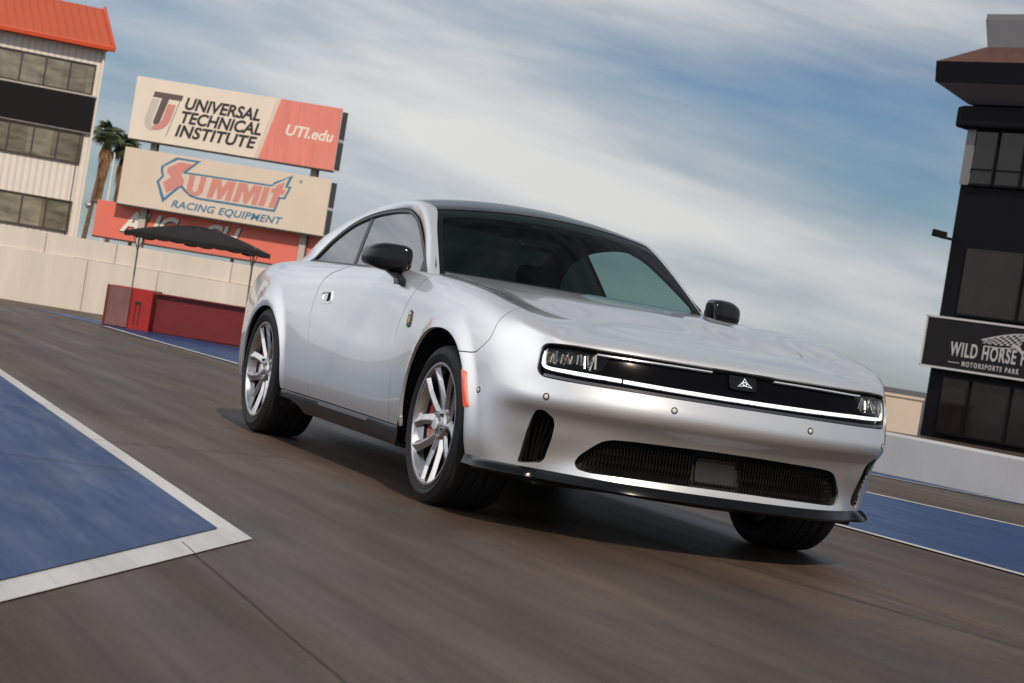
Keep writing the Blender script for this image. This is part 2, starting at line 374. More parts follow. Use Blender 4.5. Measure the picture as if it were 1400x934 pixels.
# ---------------------------------------------------------------- background, set square to the view at its own distances
RX=Vector((math.cos(YAW),-math.sin(YAW),0)); FY_=Vector((math.sin(YAW),math.cos(YAW),0)); CP=Vector(CAM_POS)
def at(a,d,z): return (CP+RX*a+FY_*d)*1 if False else Vector((CP.x+RX.x*a+FY_.x*d, CP.y+RX.y*a+FY_.y*d, z))
def rs(p,D0,D1): return (p[0]*D1/D0, .85432+(p[1]-.85432)*D1/D0)
B['concrete']=mat('weathered cream concrete',(.57,.515,.455),rough=.85,var=.11,vscale=1.5,stretch=(2.2,1,.22),bump=.3,bscale=30)
B['concrete_grey']=mat('grey concrete barrier',(.38,.38,.40),rough=.85,var=.10,vscale=1.2,bump=.06,bscale=20)
B['tan']=mat('tan block wall',(.50,.42,.35),rough=.85,var=.08,vscale=2)
B['dark_line']=mat('dark joint line',(.27,.23,.19),rough=.9)
# concrete wall behind the booth
wl=thing('concrete_wall','long pale concrete wall with a horizontal joint behind the red booth','wall',at(-5,33,0),-YAW)
T_wall=1.115
mb=MB(); mb.box((-1.2,.15,.40),(14,.34,.80)); mb.build('lower_course',B['concrete'],wl)
mb=MB(); mb.box((-1.2,.17,(.806+T_wall)/2),(14,.30,T_wall-.806)); up_=mb.build('upper_course',B['concrete'],wl)
mb=MB()
for x in (-5.2,-2.35,-1.25,.55,2.9): mb.box((x,.018,.955),(.012,.01,.31)); mb.box((x+.7,-.022,.40),(.012,.01,.78))
mb.build('wall_joint',B['dark_line'],wl)
# barrier and far wall at the right
br=thing('concrete_barrier','low grey concrete barrier running along the right edge of the track','barrier',(7.25,7.1,0),math.atan2(-.33,-2.45)-math.pi/2)
# local +Y runs away from the camera
mb=MB(); prof=[(0,0),(.012,.38),(.03,.40),(.25,.40),(.268,.38),(.28,0)]
br.rotation_euler=(0,0,math.atan2(2.45,-.33)-math.pi/2)
mb.prism([(x,z) for x,z in prof],-24,9,Matrix(((1,0,0,0),(0,0,-1,0),(0,1,0,0),(0,0,0,1)))); mb.build('barrier_wall',B['concrete_grey'],br)
fw=thing('boundary_wall','plain tan wall far behind the grey barrier beside the dark tower','wall',at(7.95,41,0),-YAW)
mb=MB(); mb.box((-5,.2,.335),(10,.4,.69)); mb.build('wall_panel',B['tan'],fw); mb=MB(); mb.box((-5,.2,.70),(10.05,.46,.05)); mb.build('wall_cap',B['tan'],fw)

# ---- red booth and its canopy
B['red']=mat('booth red with painted shade',(.125,.007,.008),rough=.45,var=.22,vscale=2.2,bump=.15,bscale=20)  # booth red darkened: shade on the main face put into the colour
B['red_sunlit']=mat('booth red with painted sunlight',(.30,.014,.011),rough=.4,var=.2,vscale=5)  # same booth red, sunlight on the end face put into the colour
B['red_faded']=mat('faded scuffed red panel',(.15,.070,.066),rough=.7,var=.3,vscale=5,stretch=(1,1,.4))
B['canopy']=mat('black canopy cloth',(.0045,.004,.005),rough=.9,bump=.2,bscale=40)
B['pole']=mat('grey steel pole',(.30,.27,.24),rough=.45,metal=.6)
bt=thing('trackside_booth','red box booth with a faded end panel standing in front of the pale wall','booth',at(-5.34,28.05,0),-YAW)
s=28.4/29
mb=MB(); mb.box((1.26,.42,.26),(1.24,.62,.50)); mb.build('booth_body',B['red'],bt)
mb=MB(); mb.box((.30,.34,.272),(.60,.72,.535)); mb.build('end_box',B['red_sunlit'],bt)
mb=MB(); mb.box((.165,-.03,.272),(.30,.02,.51)); mb.build('faded_panel',B['red_faded'],bt)
mb=MB(); mb.box((.012,-.034,.272),(.03,.035,.535)); mb.box((.325,-.032,.272),(.012,.024,.535)); islands(mb.build('panel_edge',B['red'],bt))
mb=MB()
for x in (.40,.455): mb.box((x,-.024,.22),(.016,.008,.30))
mb.box((.42,-.027,.36),(.07,.010,.03)); mb.build('latch',B['joint'],bt)
mb=MB(); mb.box((1.26,.10,.515),(1.26,.10,.02)); mb.build('booth_rim',B['red'],bt)
cn=thing('canopy_shelter','black pop-up canopy with scalloped edge on thin poles over the red booth','canopy',at(-4.36,28.75,0),-YAW)
V=[];F=[]; n=24
def canz(x,y): 
    q=max(abs(x)/.90,abs(y)/.62); return 1.275+.195*(1-q**1.5)*(1-.12*math.cos(6*math.atan2(y,x)))
for j in range(n+1):
    for i in range(n+1):
        x=-.90+1.8*i/n; y=-.62+1.24*j/n; V.append((x,y,canz(x,y)-(.03*math.sin(i/n*math.pi*2)**2 if j in(0,n) else 0)))
for j in range(n):
    for i in range(n): a=j*(n+1)+i; F.append((a,a+1,a+n+2,a+n+1))
top=mesh_obj('canopy_top',V,F,B['canopy'],cn,smooth=True)
mb=MB()
def val(p,q,k):
    p=Vector(p); q=Vector(q)
    for i in range(k):
        a=p.lerp(q,i/k); b=p.lerp(q,(i+1)/k); m_=(a+b)/2
        dr=.060+.012*math.sin(i*1.7)
        pa=[a,b]; low=[b.lerp(a,t)-Vector((0,0,dr*(.78+.22*math.sin(math.pi*t)))) for t in (0,.25,.5,.75,1)]
        mb.quad(*( [a,b]+low ))
for p,q,k in (((-.90,-.62,1.275),(.90,-.62,1.275),9),((.90,-.62,1.275),(.90,.62,1.275),6),((.90,.62,1.275),(-.90,.62,1.275),9),((-.90,.62,1.275),(-.90,-.62,1.275),6)): val(p,q,k)
mb.build('valance',B['canopy'],cn)
for x in (-.79,.76):
    pl_=MB().bar((x+.02,-.10,0),(x,-.10,1.33),.013,n=8).build('pole',B['pole'],cn)
    MB().bar((x,-.56,1.25),(x,-.10,1.05),.007,n=6).build('brace',B['pole'],pl_); MB().bar((x,.40,1.25),(x,-.10,1.05),.007,n=6).build('brace',B['pole'],pl_)
mb=MB()
for y in (-.56,.56): mb.bar((-.79,y,1.24),(.76,y,1.24),.009,n=6)
for x in (-.79,.76): mb.bar((x,-.56,1.24),(x,.56,1.24),.009,n=6)
mb.build('canopy_frame',B['pole'],cn)

# ---- writing
def text(name,body,size,loc,mtl,parent,shear=0.0,bold=0.0,sx=1.0,align='LEFT',depth=.004,space=1.0):
    cu=bpy.data.curves.new(name,'FONT'); cu.body=body; cu.size=size; cu.shear=shear; cu.offset=bold; cu.extrude=depth; cu.align_x=align; cu.space_character=space; cu.resolution_u=6
    t=bpy.data.objects.new(name,cu); COL.objects.link(t)
    dg=bpy.context.evaluated_depsgraph_get(); me=bpy.data.meshes.new_from_object(t.evaluated_get(dg)); bpy.data.objects.remove(t); bpy.data.curves.remove(cu)
    me.materials.clear(); me.materials.append(mtl); me.name=name
    o=bpy.data.objects.new(name,me); link(o,parent); o.location=loc; o.rotation_euler=(math.pi/2,0,0); o.scale=(sx,1,1); return o
def flat(name,polys,mtl,parent,y,th=.01):
    """flat shapes in the sign's own x-z plane, a little proud of its face"""
    mb=MB()
    for p in polys: mb.prism([(x,z) for x,z in p],0,th,Matrix(((1,0,0,0),(0,0,-1,y),(0,1,0,0),(0,0,0,1))))
    return mb.build(name,mtl,parent)
def band(pts,w): return ribbon(pts,w)
# ---- billboards
B['sign_cream']=mat('sun-bleached cream sign face',(.70,.62,.54),rough=.6,var=.05,vscale=.8)
B['sign_tan']=mat('tan sign face',(.61,.52,.44),rough=.6,var=.05,vscale=.8)
B['sign_red']=mat('faded red sign face',(.66,.21,.17),rough=.6,var=.16,vscale=1.4,stretch=(3,1,.3))
B['sign_red2']=mat('coral red sign face',(.66,.155,.11),rough=.6,var=.06,vscale=.8)
B['ink']=mat('black sign lettering',(.02,.02,.024),rough=.6)
B['ink_red']=mat('faded red lettering',(.56,.23,.20),rough=.6)
B['ink_pink']=mat('pink emblem paint',(.62,.26,.22),rough=.6)
B['ink_blue']=mat('blue sign lettering',(.045,.17,.29),rough=.6)
B['ink_white']=mat('white sign lettering',(.72,.68,.62),rough=.6)
B['emblem_pale']=mat('pale grey emblem',(.50,.46,.42),rough=.6)
B['sign_frame']=mat('dark sign frame',(.03,.028,.028),rough=.6)
B['post']=mat('pale steel sign post',(.45,.40,.36),rough=.6,var=.08)
B['rust']=mat('rusty steel stub',(.16,.08,.045),rough=.8)
D=78
def sign(name,label,x0,x1,z0,z1,d,face,th=.32):
    s=thing(name,label,'billboard',at(x0,d,0),-YAW); w=x1-x0
    mb=MB(); mb.box((w/2,0,(z0+z1)/2),(w,.06,z1-z0)); f=mb.build('sign_face',face,s)
    mb=MB(); mb.box((w/2,.13,z0-.03),(w+.02,.34,.06)); mb.box((w/2,.14,z1-.02),(w-.04,.2,.04)); mb.build('sign_frame',B['sign_frame'],s)
    mb=MB(); h=(z1-z0)
    mb.box((w+.10,.20,z0+h*.24),(.17,.36,h*.44)); mb.box((w+.10,.20,z0+h*.73),(.17,.36,h*.44)); islands(mb.build('end_louvre',B['sign_frame'],s))
    mb=MB(); mb.box((w+.08,.16,z0+h*.49),(.2,.3,.05)); mb.box((w+.10,.02,z0),(.24,.05,.05)); islands(mb.build('end_bracket',B['post'],s))
    return s,w
S1=[(rs(p,80,D)) for p in ((-15.42,5.47),(-7.62,7.81))]
s1,w1=sign('top_billboard','topmost billboard, cream and red, reading UNIVERSAL TECHNICAL INSTITUTE',-15.0,-7.43,5.36,7.64,D,B['sign_cream'])
# local origin at x0; face front at y=-.03
yb=-.035
flat('red_panel',[[(4.80,5.36),(w1,5.36),(w1,7.64),(5.30,7.64)]],B['sign_red'],s1,-.032,.006)
flat('pale_stripe',[[(4.64,5.37),(4.79,5.37),(5.29,7.63),(5.14,7.63)]],B['sign_tan'],s1,-.031,.004)
text('lettering','UNIVERSAL',.60,(1.83,yb,6.72),B['ink'],s1,shear=.22,bold=.019,sx=.92)
text('lettering','TECHNICAL',.60,(1.74,yb,6.21),B['ink'],s1,shear=.22,bold=.019,sx=.92)
text('lettering','INSTITUTE',.60,(1.65,yb,5.70),B['ink'],s1,shear=.22,bold=.019,sx=.99,space=1.04)
text('lettering','UTI.edu',.55,(5.60,yb,6.38),B['ink_white'],s1,shear=.22,bold=.012,sx=.98)
flat('divider_line',[band([(1.35,5.60),(1.72,7.18)],.02)],B['ink'],s1,-.031,.004)
# the T within a U: a pale left limb, red right limb and dark T
sh=lambda P: [(x+.22*(z-6.2),z) for x,z in P]
def ulimb(xc,w_,flip):
    o=[(xc,7.0)]; 
    return o
pal=[(.50,6.92),(.50,6.30)]+[(.95+.45*math.cos(t),6.25+.52*math.sin(t)) for t in np.linspace(math.pi,1.5*math.pi,8)]+[(.95,5.87),(.82,5.97),(.77,6.25),(.77,6.92)]
red=[(1.13,6.80),(1.42,6.80),(1.42,6.25)]+[(1.02+.40*math.cos(t),6.22+.43*math.sin(t)) for t in np.linspace(0,-.62*math.pi,9)]+[(.90,5.95),(1.05,5.98),(1.13,6.18)]
tt=[(.50,7.18),(1.55,7.18),(1.55,6.98),(1.10,6.98),(1.08,6.10),(1.03,6.00),(.93,5.98),(.84,6.06),(.84,6.98),(.50,6.98)]
flat('emblem_limb',[sh(pal)],B['emblem_pale'],s1,-.031,.005); flat('emblem_limb',[sh(red)],B['ink_red'],s1,-.032,.006); flat('emblem_letter',[sh(tt)],mat('grey brown emblem letter',(.10,.075,.075),rough=.6),s1,-.034,.008)
s2,w2_=sign('middle_billboard','middle billboard, tan, with a blue outlined SUMMIT logo',-15.02,-7.42,2.95,5.03,D,B['sign_tan'])
# px -> local metres helper was used once to lay out this logo; these are its sizes on the face
def LG(P): return [(1.15+x*5.05/1150, 4.93-z*2.02/520+0.0) for x,z in P]
lo_=[(170,0),(375,0),(270,122),(985,112),(1000,85),(1145,-5),(1150,-8),(1118,100),(1150,100),(1112,228),(1072,228),(1045,360),(400,360),(330,345),(270,300),(240,270),(110,440),(35,250),(72,190),(55,150),(55,100)]
li_=[(185,20),(335,20),(250,118),(240,140),(985,130),(1012,102),(1118,20),(1095,118),(1128,118),(1098,212),(1058,212),(1032,340),(405,340),(345,328),(285,285),(240,238),(118,392),(58,250),(92,195),(76,150),(76,105)]
flat('logo_outline',[LG(lo_)],B['ink_blue'],s2,-.031,.005)
flat('logo_field',[LG(li_)],mat('pale logo field',(.60,.51,.43),rough=.6),s2,-.037,.005)
S_=[(200,42),(315,42),(225,150),(262,205),(262,240),(130,345),(90,250),(150,190),(110,150),(110,110)]
def blk(x,parts): return [[(x+a,b) for a,b in p] for p in parts]
U_=[[(0,0),(48,0),(40,150),(60,170),(80,150),(95,0),(143,0),(125,165),(90,200),(25,200),(-12,165)]]
M_L=[[(0,0),(75,0),(92,85),(125,0),(200,0),(172,200),(124,200),(145,70),(92,200),(60,200),(48,70),(20,200),(-28,200)]]
I_=[[(0,0),(52,0),(24,200),(-28,200)]]
t_=[[(35,-30),(105,-75),(90,0),(120,0),(108,50),(80,50),(52,200),(0,200),(25,50),(0,50),(8,0),(30,0)]]
P_=[S_]+blk(300,U_)+blk(492,M_L)+blk(712,M_L)+blk(925,I_)+blk(985,t_)
def sk(p): return [(x, 135+(z-130)*.93 if True else z) for x,z in p]
flat('logo_letter',[LG(P_[0])]+[LG(sk([(x,z+135) for x,z in p])) for p in P_[1:]],B['ink_red'],s2,-.043,.005)
text('lettering','RACING EQUIPMENT',.37,(1.95,yb,3.12),B['ink_blue'],s2,shear=.25,bold=.008,sx=1.10,space=1.06)
text('lettering','®',.16,(6.45,yb,4.72),B['ink_blue'],s2)
s3,w3_=sign('lower_billboard','lowest billboard, coral red with white slanted letters mostly hidden by the canopy',-15.82,-6.2,1.66,2.98,D+.45,B['sign_red2'])
text('lettering','AUC    CH',1.05,(1.02,yb,2.00),B['ink_white'],s3,shear=.32,bold=.03,sx=.86)
text('lettering_edge','AUC    CH',1.05,(1.05,yb+.004,1.975),B['ink'],s3,shear=.32,bold=.05,sx=.86)
mb=MB()
for x in (1.4,5.2,6.9,8.2): mb.box((x,.1,.8),(.12,.12,1.66))
islands(mb.build('support_leg',B['rust'],s3))
for i,(a,lab) in enumerate(((-14.08,'pale steel post at the left holding up the billboards'),(-8.15,'pale steel post at the right holding up the billboards'))):
    p=thing('sign_post',lab,'post',at(a,D+.37,0),-YAW,'steel posts of the billboards')
    mb=MB(); mb.box((0,0,2.95),(.24,.07,5.9)); mb.build('column',B['post'],p); mb=MB(); mb.box((.155,0,2.95),(.07,.06,5.88)); mb.build('column_flange',B['sign_frame'],p)
fl=thing('flood_lamp','small grey flood lamp on an arm at the left end of the red billboard','lamp',at(-15.95,D+.8,2.85),-YAW)
mb=MB(); mb.bar((.15,0,.05),(-.15,0,.0),.04); mb.build('arm',B['sign_frame'],fl); mb=MB(); mb.lathe([(0,-.12),(.06,-.11),(.13,.06),(.13,.09),(0,.09)],16,Matrix.Translation((-.28,0,-.10))@Matrix.Rotation(.6,4,'Y')); mb.build('lamp_head',mat('grey lamp housing',(.35,.35,.36),rough=.4,metal=.6),fl,smooth=True,angle=40)
fp=thing('flag_pole','thin white pole rising between the two palms','pole',at(-20.72,105,0),-YAW); mb=MB(); mb.bar((0,0,0),(.02,0,6.0),.07,.04); mb.build('shaft',mat('white pole paint',(.75,.73,.7),rough=.5),fp); mb=MB(); mb.bar((0,0,6.0),(0,0,6.1),.06,.02); mb.build('cap',B['post'],fp)

# ---- left building
B['siding']=mat('cream ribbed siding',(.62,.55,.48),rough=.55)
def ribbed(name,col,period,axis,rough=.5,dist=.05,metal=0.0):
    m=mat(name,col,rough=rough,metal=metal,var=.05,vscale=1.0); nt=m.node_tree; N=nt.nodes.new; L=nt.links.new
    tc=N('ShaderNodeTexCoord'); w=N('ShaderNodeTexWave'); w.wave_type='BANDS'; w.bands_direction=axis; w.inputs['Scale'].default_value=2*math.pi/(20*period)*1.0; w.wave_profile='SIN'; L(tc.outputs['Object'],w.inputs[0])
    p=N('ShaderNodeMath'); p.operation='POWER'; L(w.outputs['Fac'],p.inputs[0]); p.inputs[1].default_value=.5
    k=N('ShaderNodeBump'); k.inputs['Strength'].default_value=1; k.inputs['Distance'].default_value=dist; L(p.outputs[0],k.inputs['Height']); L(k.outputs[0],nt.nodes['Principled BSDF'].inputs['Normal']); return m
B['siding']=ribbed('cream ribbed siding',(.72,.66,.60),.30,'X')
B['orange_roof']=mat('orange metal roof',(.42,.075,.024),rough=.5,var=.06,vscale=.6)
B['orange_trim']=mat('orange gutter trim',(.52,.058,.012),rough=.45)
B['window_dim']=mat('dim window with painted reflection',(.20,.185,.15),rough=.15,var=.35,vscale=.8,stretch=(1.2,1,.6))  # reflection imitated by a lighter base colour
def pane_mat():  # window reflections painted into the base colour, varied by pane
    m=mat('window panes with painted reflections',(.20,.185,.15),rough=.14); nt=m.node_tree; N=nt.nodes.new; L=nt.links.new; p=nt.nodes['Principled BSDF']
    tc=N('ShaderNodeTexCoord'); sp_=N('ShaderNodeSeparateXYZ'); L(tc.outputs['Object'],sp_.inputs[0])
    a=N('ShaderNodeMath'); a.operation='DIVIDE'; L(sp_.outputs[0],a.inputs[0]); a.inputs[1].default_value=1.09; f=N('ShaderNodeMath'); f.operation='FLOOR'; L(a.outputs[0],f.inputs[0])
    cb=N('ShaderNodeCombineXYZ'); L(f.outputs[0],cb.inputs[0]); zf=N('ShaderNodeMath'); zf.operation='MULTIPLY'; L(sp_.outputs[2],zf.inputs[0]); zf.inputs[1].default_value=.31; zr=N('ShaderNodeMath'); zr.operation='FLOOR'; L(zf.outputs[0],zr.inputs[0]); L(zr.outputs[0],cb.inputs[1])
    w=N('ShaderNodeTexWhiteNoise'); L(cb.outputs[0],w.inputs['Vector'])
    n=N('ShaderNodeTexNoise'); n.inputs['Scale'].default_value=1.3; n.inputs['Detail'].default_value=5; mp=N('ShaderNodeMapping'); mp.inputs['Scale'].default_value=(.8,1,2.2); L(tc.outputs['Object'],mp.inputs[0]); L(mp.outputs[0],n.inputs['Vector'])
    r=N('ShaderNodeMapRange'); L(n.outputs[0],r.inputs[0]); r.inputs[1].default_value=.3; r.inputs[2].default_value=.7; r.inputs[3].default_value=.55; r.inputs[4].default_value=1.35
    q=N('ShaderNodeMapRange'); L(w.outputs['Value'],q.inputs[0]); q.inputs[3].default_value=.65; q.inputs[4].default_value=1.30
    k=N('ShaderNodeMath'); k.operation='MULTIPLY'; L(r.outputs[0],k.inputs[0]); L(q.outputs[0],k.inputs[1])
    x=N('ShaderNodeMix'); x.data_type='RGBA'; x.blend_type='MULTIPLY'; x.inputs[0].default_value=1; x.inputs[6].default_value=(.20,.185,.145,1); L(k.outputs[0],x.inputs[7]); L(x.outputs[2],p.inputs['Base Color']); return m
B['window_dim']=pane_mat()
B['mullion']=mat('dark window mullion',(.05,.04,.035),rough=.5)
B['panel_black']=mat('black fascia panel',(.0085,.008,.010),rough=.65,spec=.15,var=.1,vscale=1)
bd=thing('grandstand_building','cream ribbed building of three storeys under an orange metal roof','building',(0,88,0))
XR=12.68; X0=-14
mb=MB(); mb.box(((XR+X0)/2,4,5.05),(XR-X0,8,10.1)); mb.build('wall',B['siding'],bd)
mb=MB(); mb.quad((X0,-.45,10.28),(XR+.22,-.45,10.28),(XR+.22,3.6,12.35),(X0,3.6,12.35)); mb.quad((X0,3.6,12.35),(XR+.22,3.6,12.35),(XR+.22,8.4,10.1),(X0,8.4,10.1)); mb.quad((X0,-.45,10.2),(X0,8.4,10.0),(XR+.2,8.4,10.0),(XR+.2,-.45,10.2))
ro=mb.build('roof',B['orange_roof'],bd)
mb=MB()
for i in range(70):
    x=XR+.1-.38*i
    if x<X0: break
    mb.bar((x,-.44,10.30),(x,3.58,12.37),.025,n=4,caps=False)
mb.build('roof_seam',B['orange_roof'],ro)
mb=MB(); mb.box(((XR+X0)/2+.1,-.50,10.20),(XR-X0+.4,.16,.24),bev=.04); mb.bar((XR+.24,-.5,10.26),(XR+.24,3.6,12.40),.09,n=6); mb.build('gutter',B['orange_trim'],bd)
def strip_win(z0,z1,x1,pitch,lights=False):
    mb=MB(); mb.box(((x1-9)/2,-.02,(z0+z1)/2),(x1+9,.06,z1-z0)); wn=mb.build('window',B['window_dim'],bd)
    mb=MB()
    for i in range(22):
        x=x1-.02-pitch*i
        mb.box((x,-.07,(z0+z1)/2),(.07,.08,z1-z0))
    mb.box(((x1-9)/2,-.07,z0+.02),(x1+9,.09,.05)); mb.box(((x1-9)/2,-.07,z1-.02),(x1+9,.09,.05)); mb.build('window_frame',B['mullion'],wn)
strip_win(8.05,9.40,12.33,1.09); strip_win(4.90,6.26,12.26,1.09); strip_win(1.78,3.18,12.22,1.09)
mb=MB(); mb.box(((12.52-9)/2,-.12,7.14),(12.52+9,.2,1.54)); mb.build('fascia_panel',B['panel_black'],bd)
mb=MB(); mb.box(((12.55-9)/2,-.13,7.98),(12.55+9,.18,.07)); mb.box(((12.55-9)/2,-.10,6.33),(12.55+9,.14,.06)); islands(mb.build('ledge',B['post'],bd))
mb=MB(); mb.bar((12.60,-.08,0),(12.60,-.08,10.1),.06,n=8); mb.build('downpipe',B['siding'],bd)
mb=MB(); mb.bar((12.12,-.06,1.5),(12.12,-.06,6.3),.025,n=6); mb.build('conduit',B['mullion'],bd)

# ---- palms
B['trunk']=mat('palm trunk bark',(.14,.095,.06),rough=.9,var=.3,vscale=6)
B['frond']=mat('green palm frond',(.045,.065,.022),rough=.6,var=.35,vscale=2)
B['dead']=mat('dry brown palm skirt',(.22,.125,.055),rough=.9,var=.35,vscale=3)
def palm(label,x,d,ztop,s=1.0,seed=1,lean=0.0):
    r=random.Random(seed); p=thing('palm_tree',label,'palm tree',at(x,d,0),-YAW,'palms beyond the billboards')
    mb=MB(); mb.tube([(lean*(t-1),0,ztop*t) for t in np.linspace(0,1,10)],[.30*s-.10*s*t for t in np.linspace(0,1,10)],10); mb.build('trunk',B['trunk'],p,smooth=True)
    V=[];F=[]
    def frond(a,e,L_,droop,n=16,wd=.34,V=V,F=F):
        pts=[]; p_=Vector((0,0,ztop)); dirv=Vector((math.cos(a)*math.cos(e),math.sin(a)*math.cos(e),math.sin(e)))
        for i in range(n+1): pts.append(p_.copy()); p_=p_+dirv*(L_/n); dirv=(dirv+Vector((0,0,-droop/n))).normalized()
        # fan palm: leaflets spread from the end of the stalk
        base=pts[int(n*.42)]; d0=(pts[-1]-base)
        side=d0.cross(Vector((0,0,1))).normalized(); upv=side.cross(d0).normalized()
        for k in range(13):
            th=(k-6)/6*1.25; l=d0.length*(1.0-.32*abs(th)/1.25)*r.uniform(.85,1.1)
            dd=(d0.normalized()*math.cos(th)+side*math.sin(th)); tip=base+dd*l+Vector((0,0,-.22*l*r.uniform(.4,1.2))); mid=base+dd*l*.55+upv*.03
            w=side*math.cos(th)-d0.normalized()*math.sin(th); w=w*(.075*s); i0=len(V)
            V.extend([base,mid+w,tip,mid-w,mid+upv*.05]); F.extend([(i0,i0+1,i0+4),(i0+1,i0+2,i0+4),(i0+2,i0+3,i0+4),(i0+3,i0,i0+4)])
        i0=len(V); w=side*.03; V.extend([pts[0]-w,pts[0]+w,base+w,base-w]); F.append((i0,i0+1,i0+2,i0+3))
    for i in range(46):
        e=r.uniform(-.45,1.35); frond(r.uniform(0,6.283),e,r.uniform(1.9,2.6)*s,r.uniform(.5,1.2))
    mesh_obj('crown',V,F,B['frond'],p)
    V2=[];F2=[]
    for i in range(420):
        a=r.uniform(0,6.283); z0=ztop-r.uniform(.1,3.6)*s**.5; rr=(.32+.65*max(0,1-(ztop-z0)/1.8)*r.random())*s; l=r.uniform(.7,1.5)
        b=Vector((rr*.4*math.cos(a),rr*.4*math.sin(a),z0)); t=Vector((rr*math.cos(a),rr*math.sin(a),z0-l)); w=Vector((-math.sin(a),math.cos(a),0))*r.uniform(.04,.10); i0=len(V2)
        V2+= [b-w*.4,b+w*.4,(b+t)/2+w+Vector((math.cos(a),math.sin(a),0))*.05,t,(b+t)/2-w]; F2.append((i0,i0+1,i0+2,i0+3,i0+4))
    mesh_obj('dead_skirt',V2,F2,B['dead'],p)
palm('palm with a long dry skirt against the corner of the cream building',-22.55,112,7.25,.47,3,.6)
palm('palm with a short dry skirt behind the left end of the top billboard',-21.75,113,6.75,.47,9,.3)

# ---- control tower at the right
B['tower_black']=mat('black tower cladding',(.0045,.0042,.006),rough=.7,spec=.10,var=.1,vscale=1)
B['tower_grey']=mat('shaded white tower parts',(.15,.15,.165),rough=.8,var=.08,vscale=1)  # white tower parts, their shade put into the grey base colour
B['tower_soffit']=mat('dark grey soffit',(.085,.085,.095),rough=.8)
B['tower_roof']=mat('rust brown tower roof',(.07,.027,.018),rough=.8,var=.35,vscale=2.5)
B['tower_glass']=mat('dark tinted tower window',(.008,.0075,.008),rough=.12,spec=.22,var=.2,vscale=.6)
B['tower_glass2']=mat('brown tinted tower window',(.012,.009,.0075),rough=.14,spec=.2,var=.45,vscale=.7)
B['sign_grey']=mat('grey sign lettering',(.36,.35,.36),rough=.6)
tw=thing('control_tower','dark three-storey tower with a brown hipped roof and a black sign reading WILD HORSE','tower',at(11.70*.7,42,.256),-YAW-math.radians(47))
tw.scale=(.7,.7,.7)
# local x along the face towards the camera's right, local y into the tower
LF=13.0; DP=8.0
def frust(mb,x0,x1,y0,y1,z0,X0_,X1_,Y0_,Y1_,z1):
    a=[(x0,y0,z0),(x1,y0,z0),(x1,y1,z0),(x0,y1,z0)]; b=[(X0_,Y0_,z1),(X1_,Y0_,z1),(X1_,Y1_,z1),(X0_,Y1_,z1)]
    A=[mb.bm.verts.new(p) for p in a]; C=[mb.bm.verts.new(p) for p in b]
    for i in range(4): mb.bm.faces.new((A[i],A[(i+1)%4],C[(i+1)%4],C[i]))
    mb.bm.faces.new(A[::-1]); mb.bm.faces.new(C); return mb
mb=MB(); mb.box((LF/2,DP/2+.02,4.3),(LF,DP,9.8)); mb.build('wall',B['tower_black'],tw)
mb=MB(); mb.box((.16,-.03,7.52),(.30,.10,1.56)); mb.build('corner_pillar',B['tower_grey'],tw)
mb=MB(); mb.box((LF/2+.2,-.10,8.62),(LF+.75,.5,.62),bev=.08); mb.box((-.10,DP/2,8.62),(.5,DP+.5,.60),bev=.08); mb.build('fascia_band',B['tower_black'],tw)
mb=frust(MB(),-.1,LF,-.12,DP,9.0,-.78,LF+.8,-.82,DP+.8,9.47); mb.build('soffit',B['tower_soffit'],tw)
mb=frust(MB(),-.80,LF+.82,-.84,DP+.82,9.473,-.84,LF+.85,-.88,DP+.85,10.05); mb.build('eave',B['tower_black'],tw)
mb=frust(MB(),-.84,LF+.85,-.88,DP+.85,10.053,.05,LF,.10,DP,10.66); mb.build('roof',B['tower_roof'],tw)
mb=frust(MB(),.08,LF-.1,.12,DP-.1,10.64,-.06,LF-.1,.02,DP-.1,11.42); mb.box((LF/2,DP/2,11.50),(LF+.1,DP-.05,.16)); mb.build('parapet',B['tower_grey'],tw)
def twin(z0,z1,x0,m,pitch,first):
    mb=MB(); mb.box(((x0+LF)/2,-.03,(z0+z1)/2),(LF-x0,.06,z1-z0)); w=mb.build('window',m,tw)
    mb=MB(); 
    for i in range(12):
        x=x0+first+pitch*i
        if x<LF: mb.box((x,-.07,(z0+z1)/2),(.06,.08,z1-z0))
    mb.box(((x0+LF)/2,-.07,z0+(z1-z0)*.28),(LF-x0,.07,.045)) if m is B['tower_glass'] and z0>6 else None
    mb.box(((x0+LF)/2,-.07,z1),(LF-x0,.08,.06)); mb.box(((x0+LF)/2,-.07,z0),(LF-x0,.08,.06)); mb.build('mullion',B['tower_black'],w)
twin(6.76,8.28,.34,B['tower_glass'],.9,.75); twin(3.12,5.02,.62,B['tower_glass2'],2.05,1.95); twin(-.2,1.36,.55,B['tower_glass2'],1.35,.9)
sg_=thing('tower_sign','black sign framed in white reading WILD HORSE with a checkered horse mane','sign',at(11.70*.7,42,.256),-YAW-math.radians(47))
sg_.scale=(.7,.7,.7)
mb=MB(); mb.box((4.2,-.20,2.28),(8.7,.12,1.42)); mb.build('sign_face',B['panel_black'],sg_)
mb=MB()
for z in (1.58,2.98): mb.box((4.2,-.245,z),(8.8,.08,.055))
for x in (-.17,8.57): mb.box((x,-.245,2.28),(.055,.08,1.42))
mb.build('sign_frame',mat('white sign frame',(.42,.42,.44),rough=.5),sg_)
text('lettering','WILD HORSE PASS',.54,(.76,-.268,1.97),B['sign_grey'],sg_,bold=.012,sx=.60,space=1.16)
text('lettering','MOTORSPORTS PARK',.19,(1.20,-.268,1.71),B['sign_grey'],sg_,bold=.006,sx=.72,space=1.5)
flat('sign_rule',[[(.74,1.77),(1.12,1.77),(1.12,1.79),(.74,1.79)]],B['sign_grey'],sg_,-.262,.004)
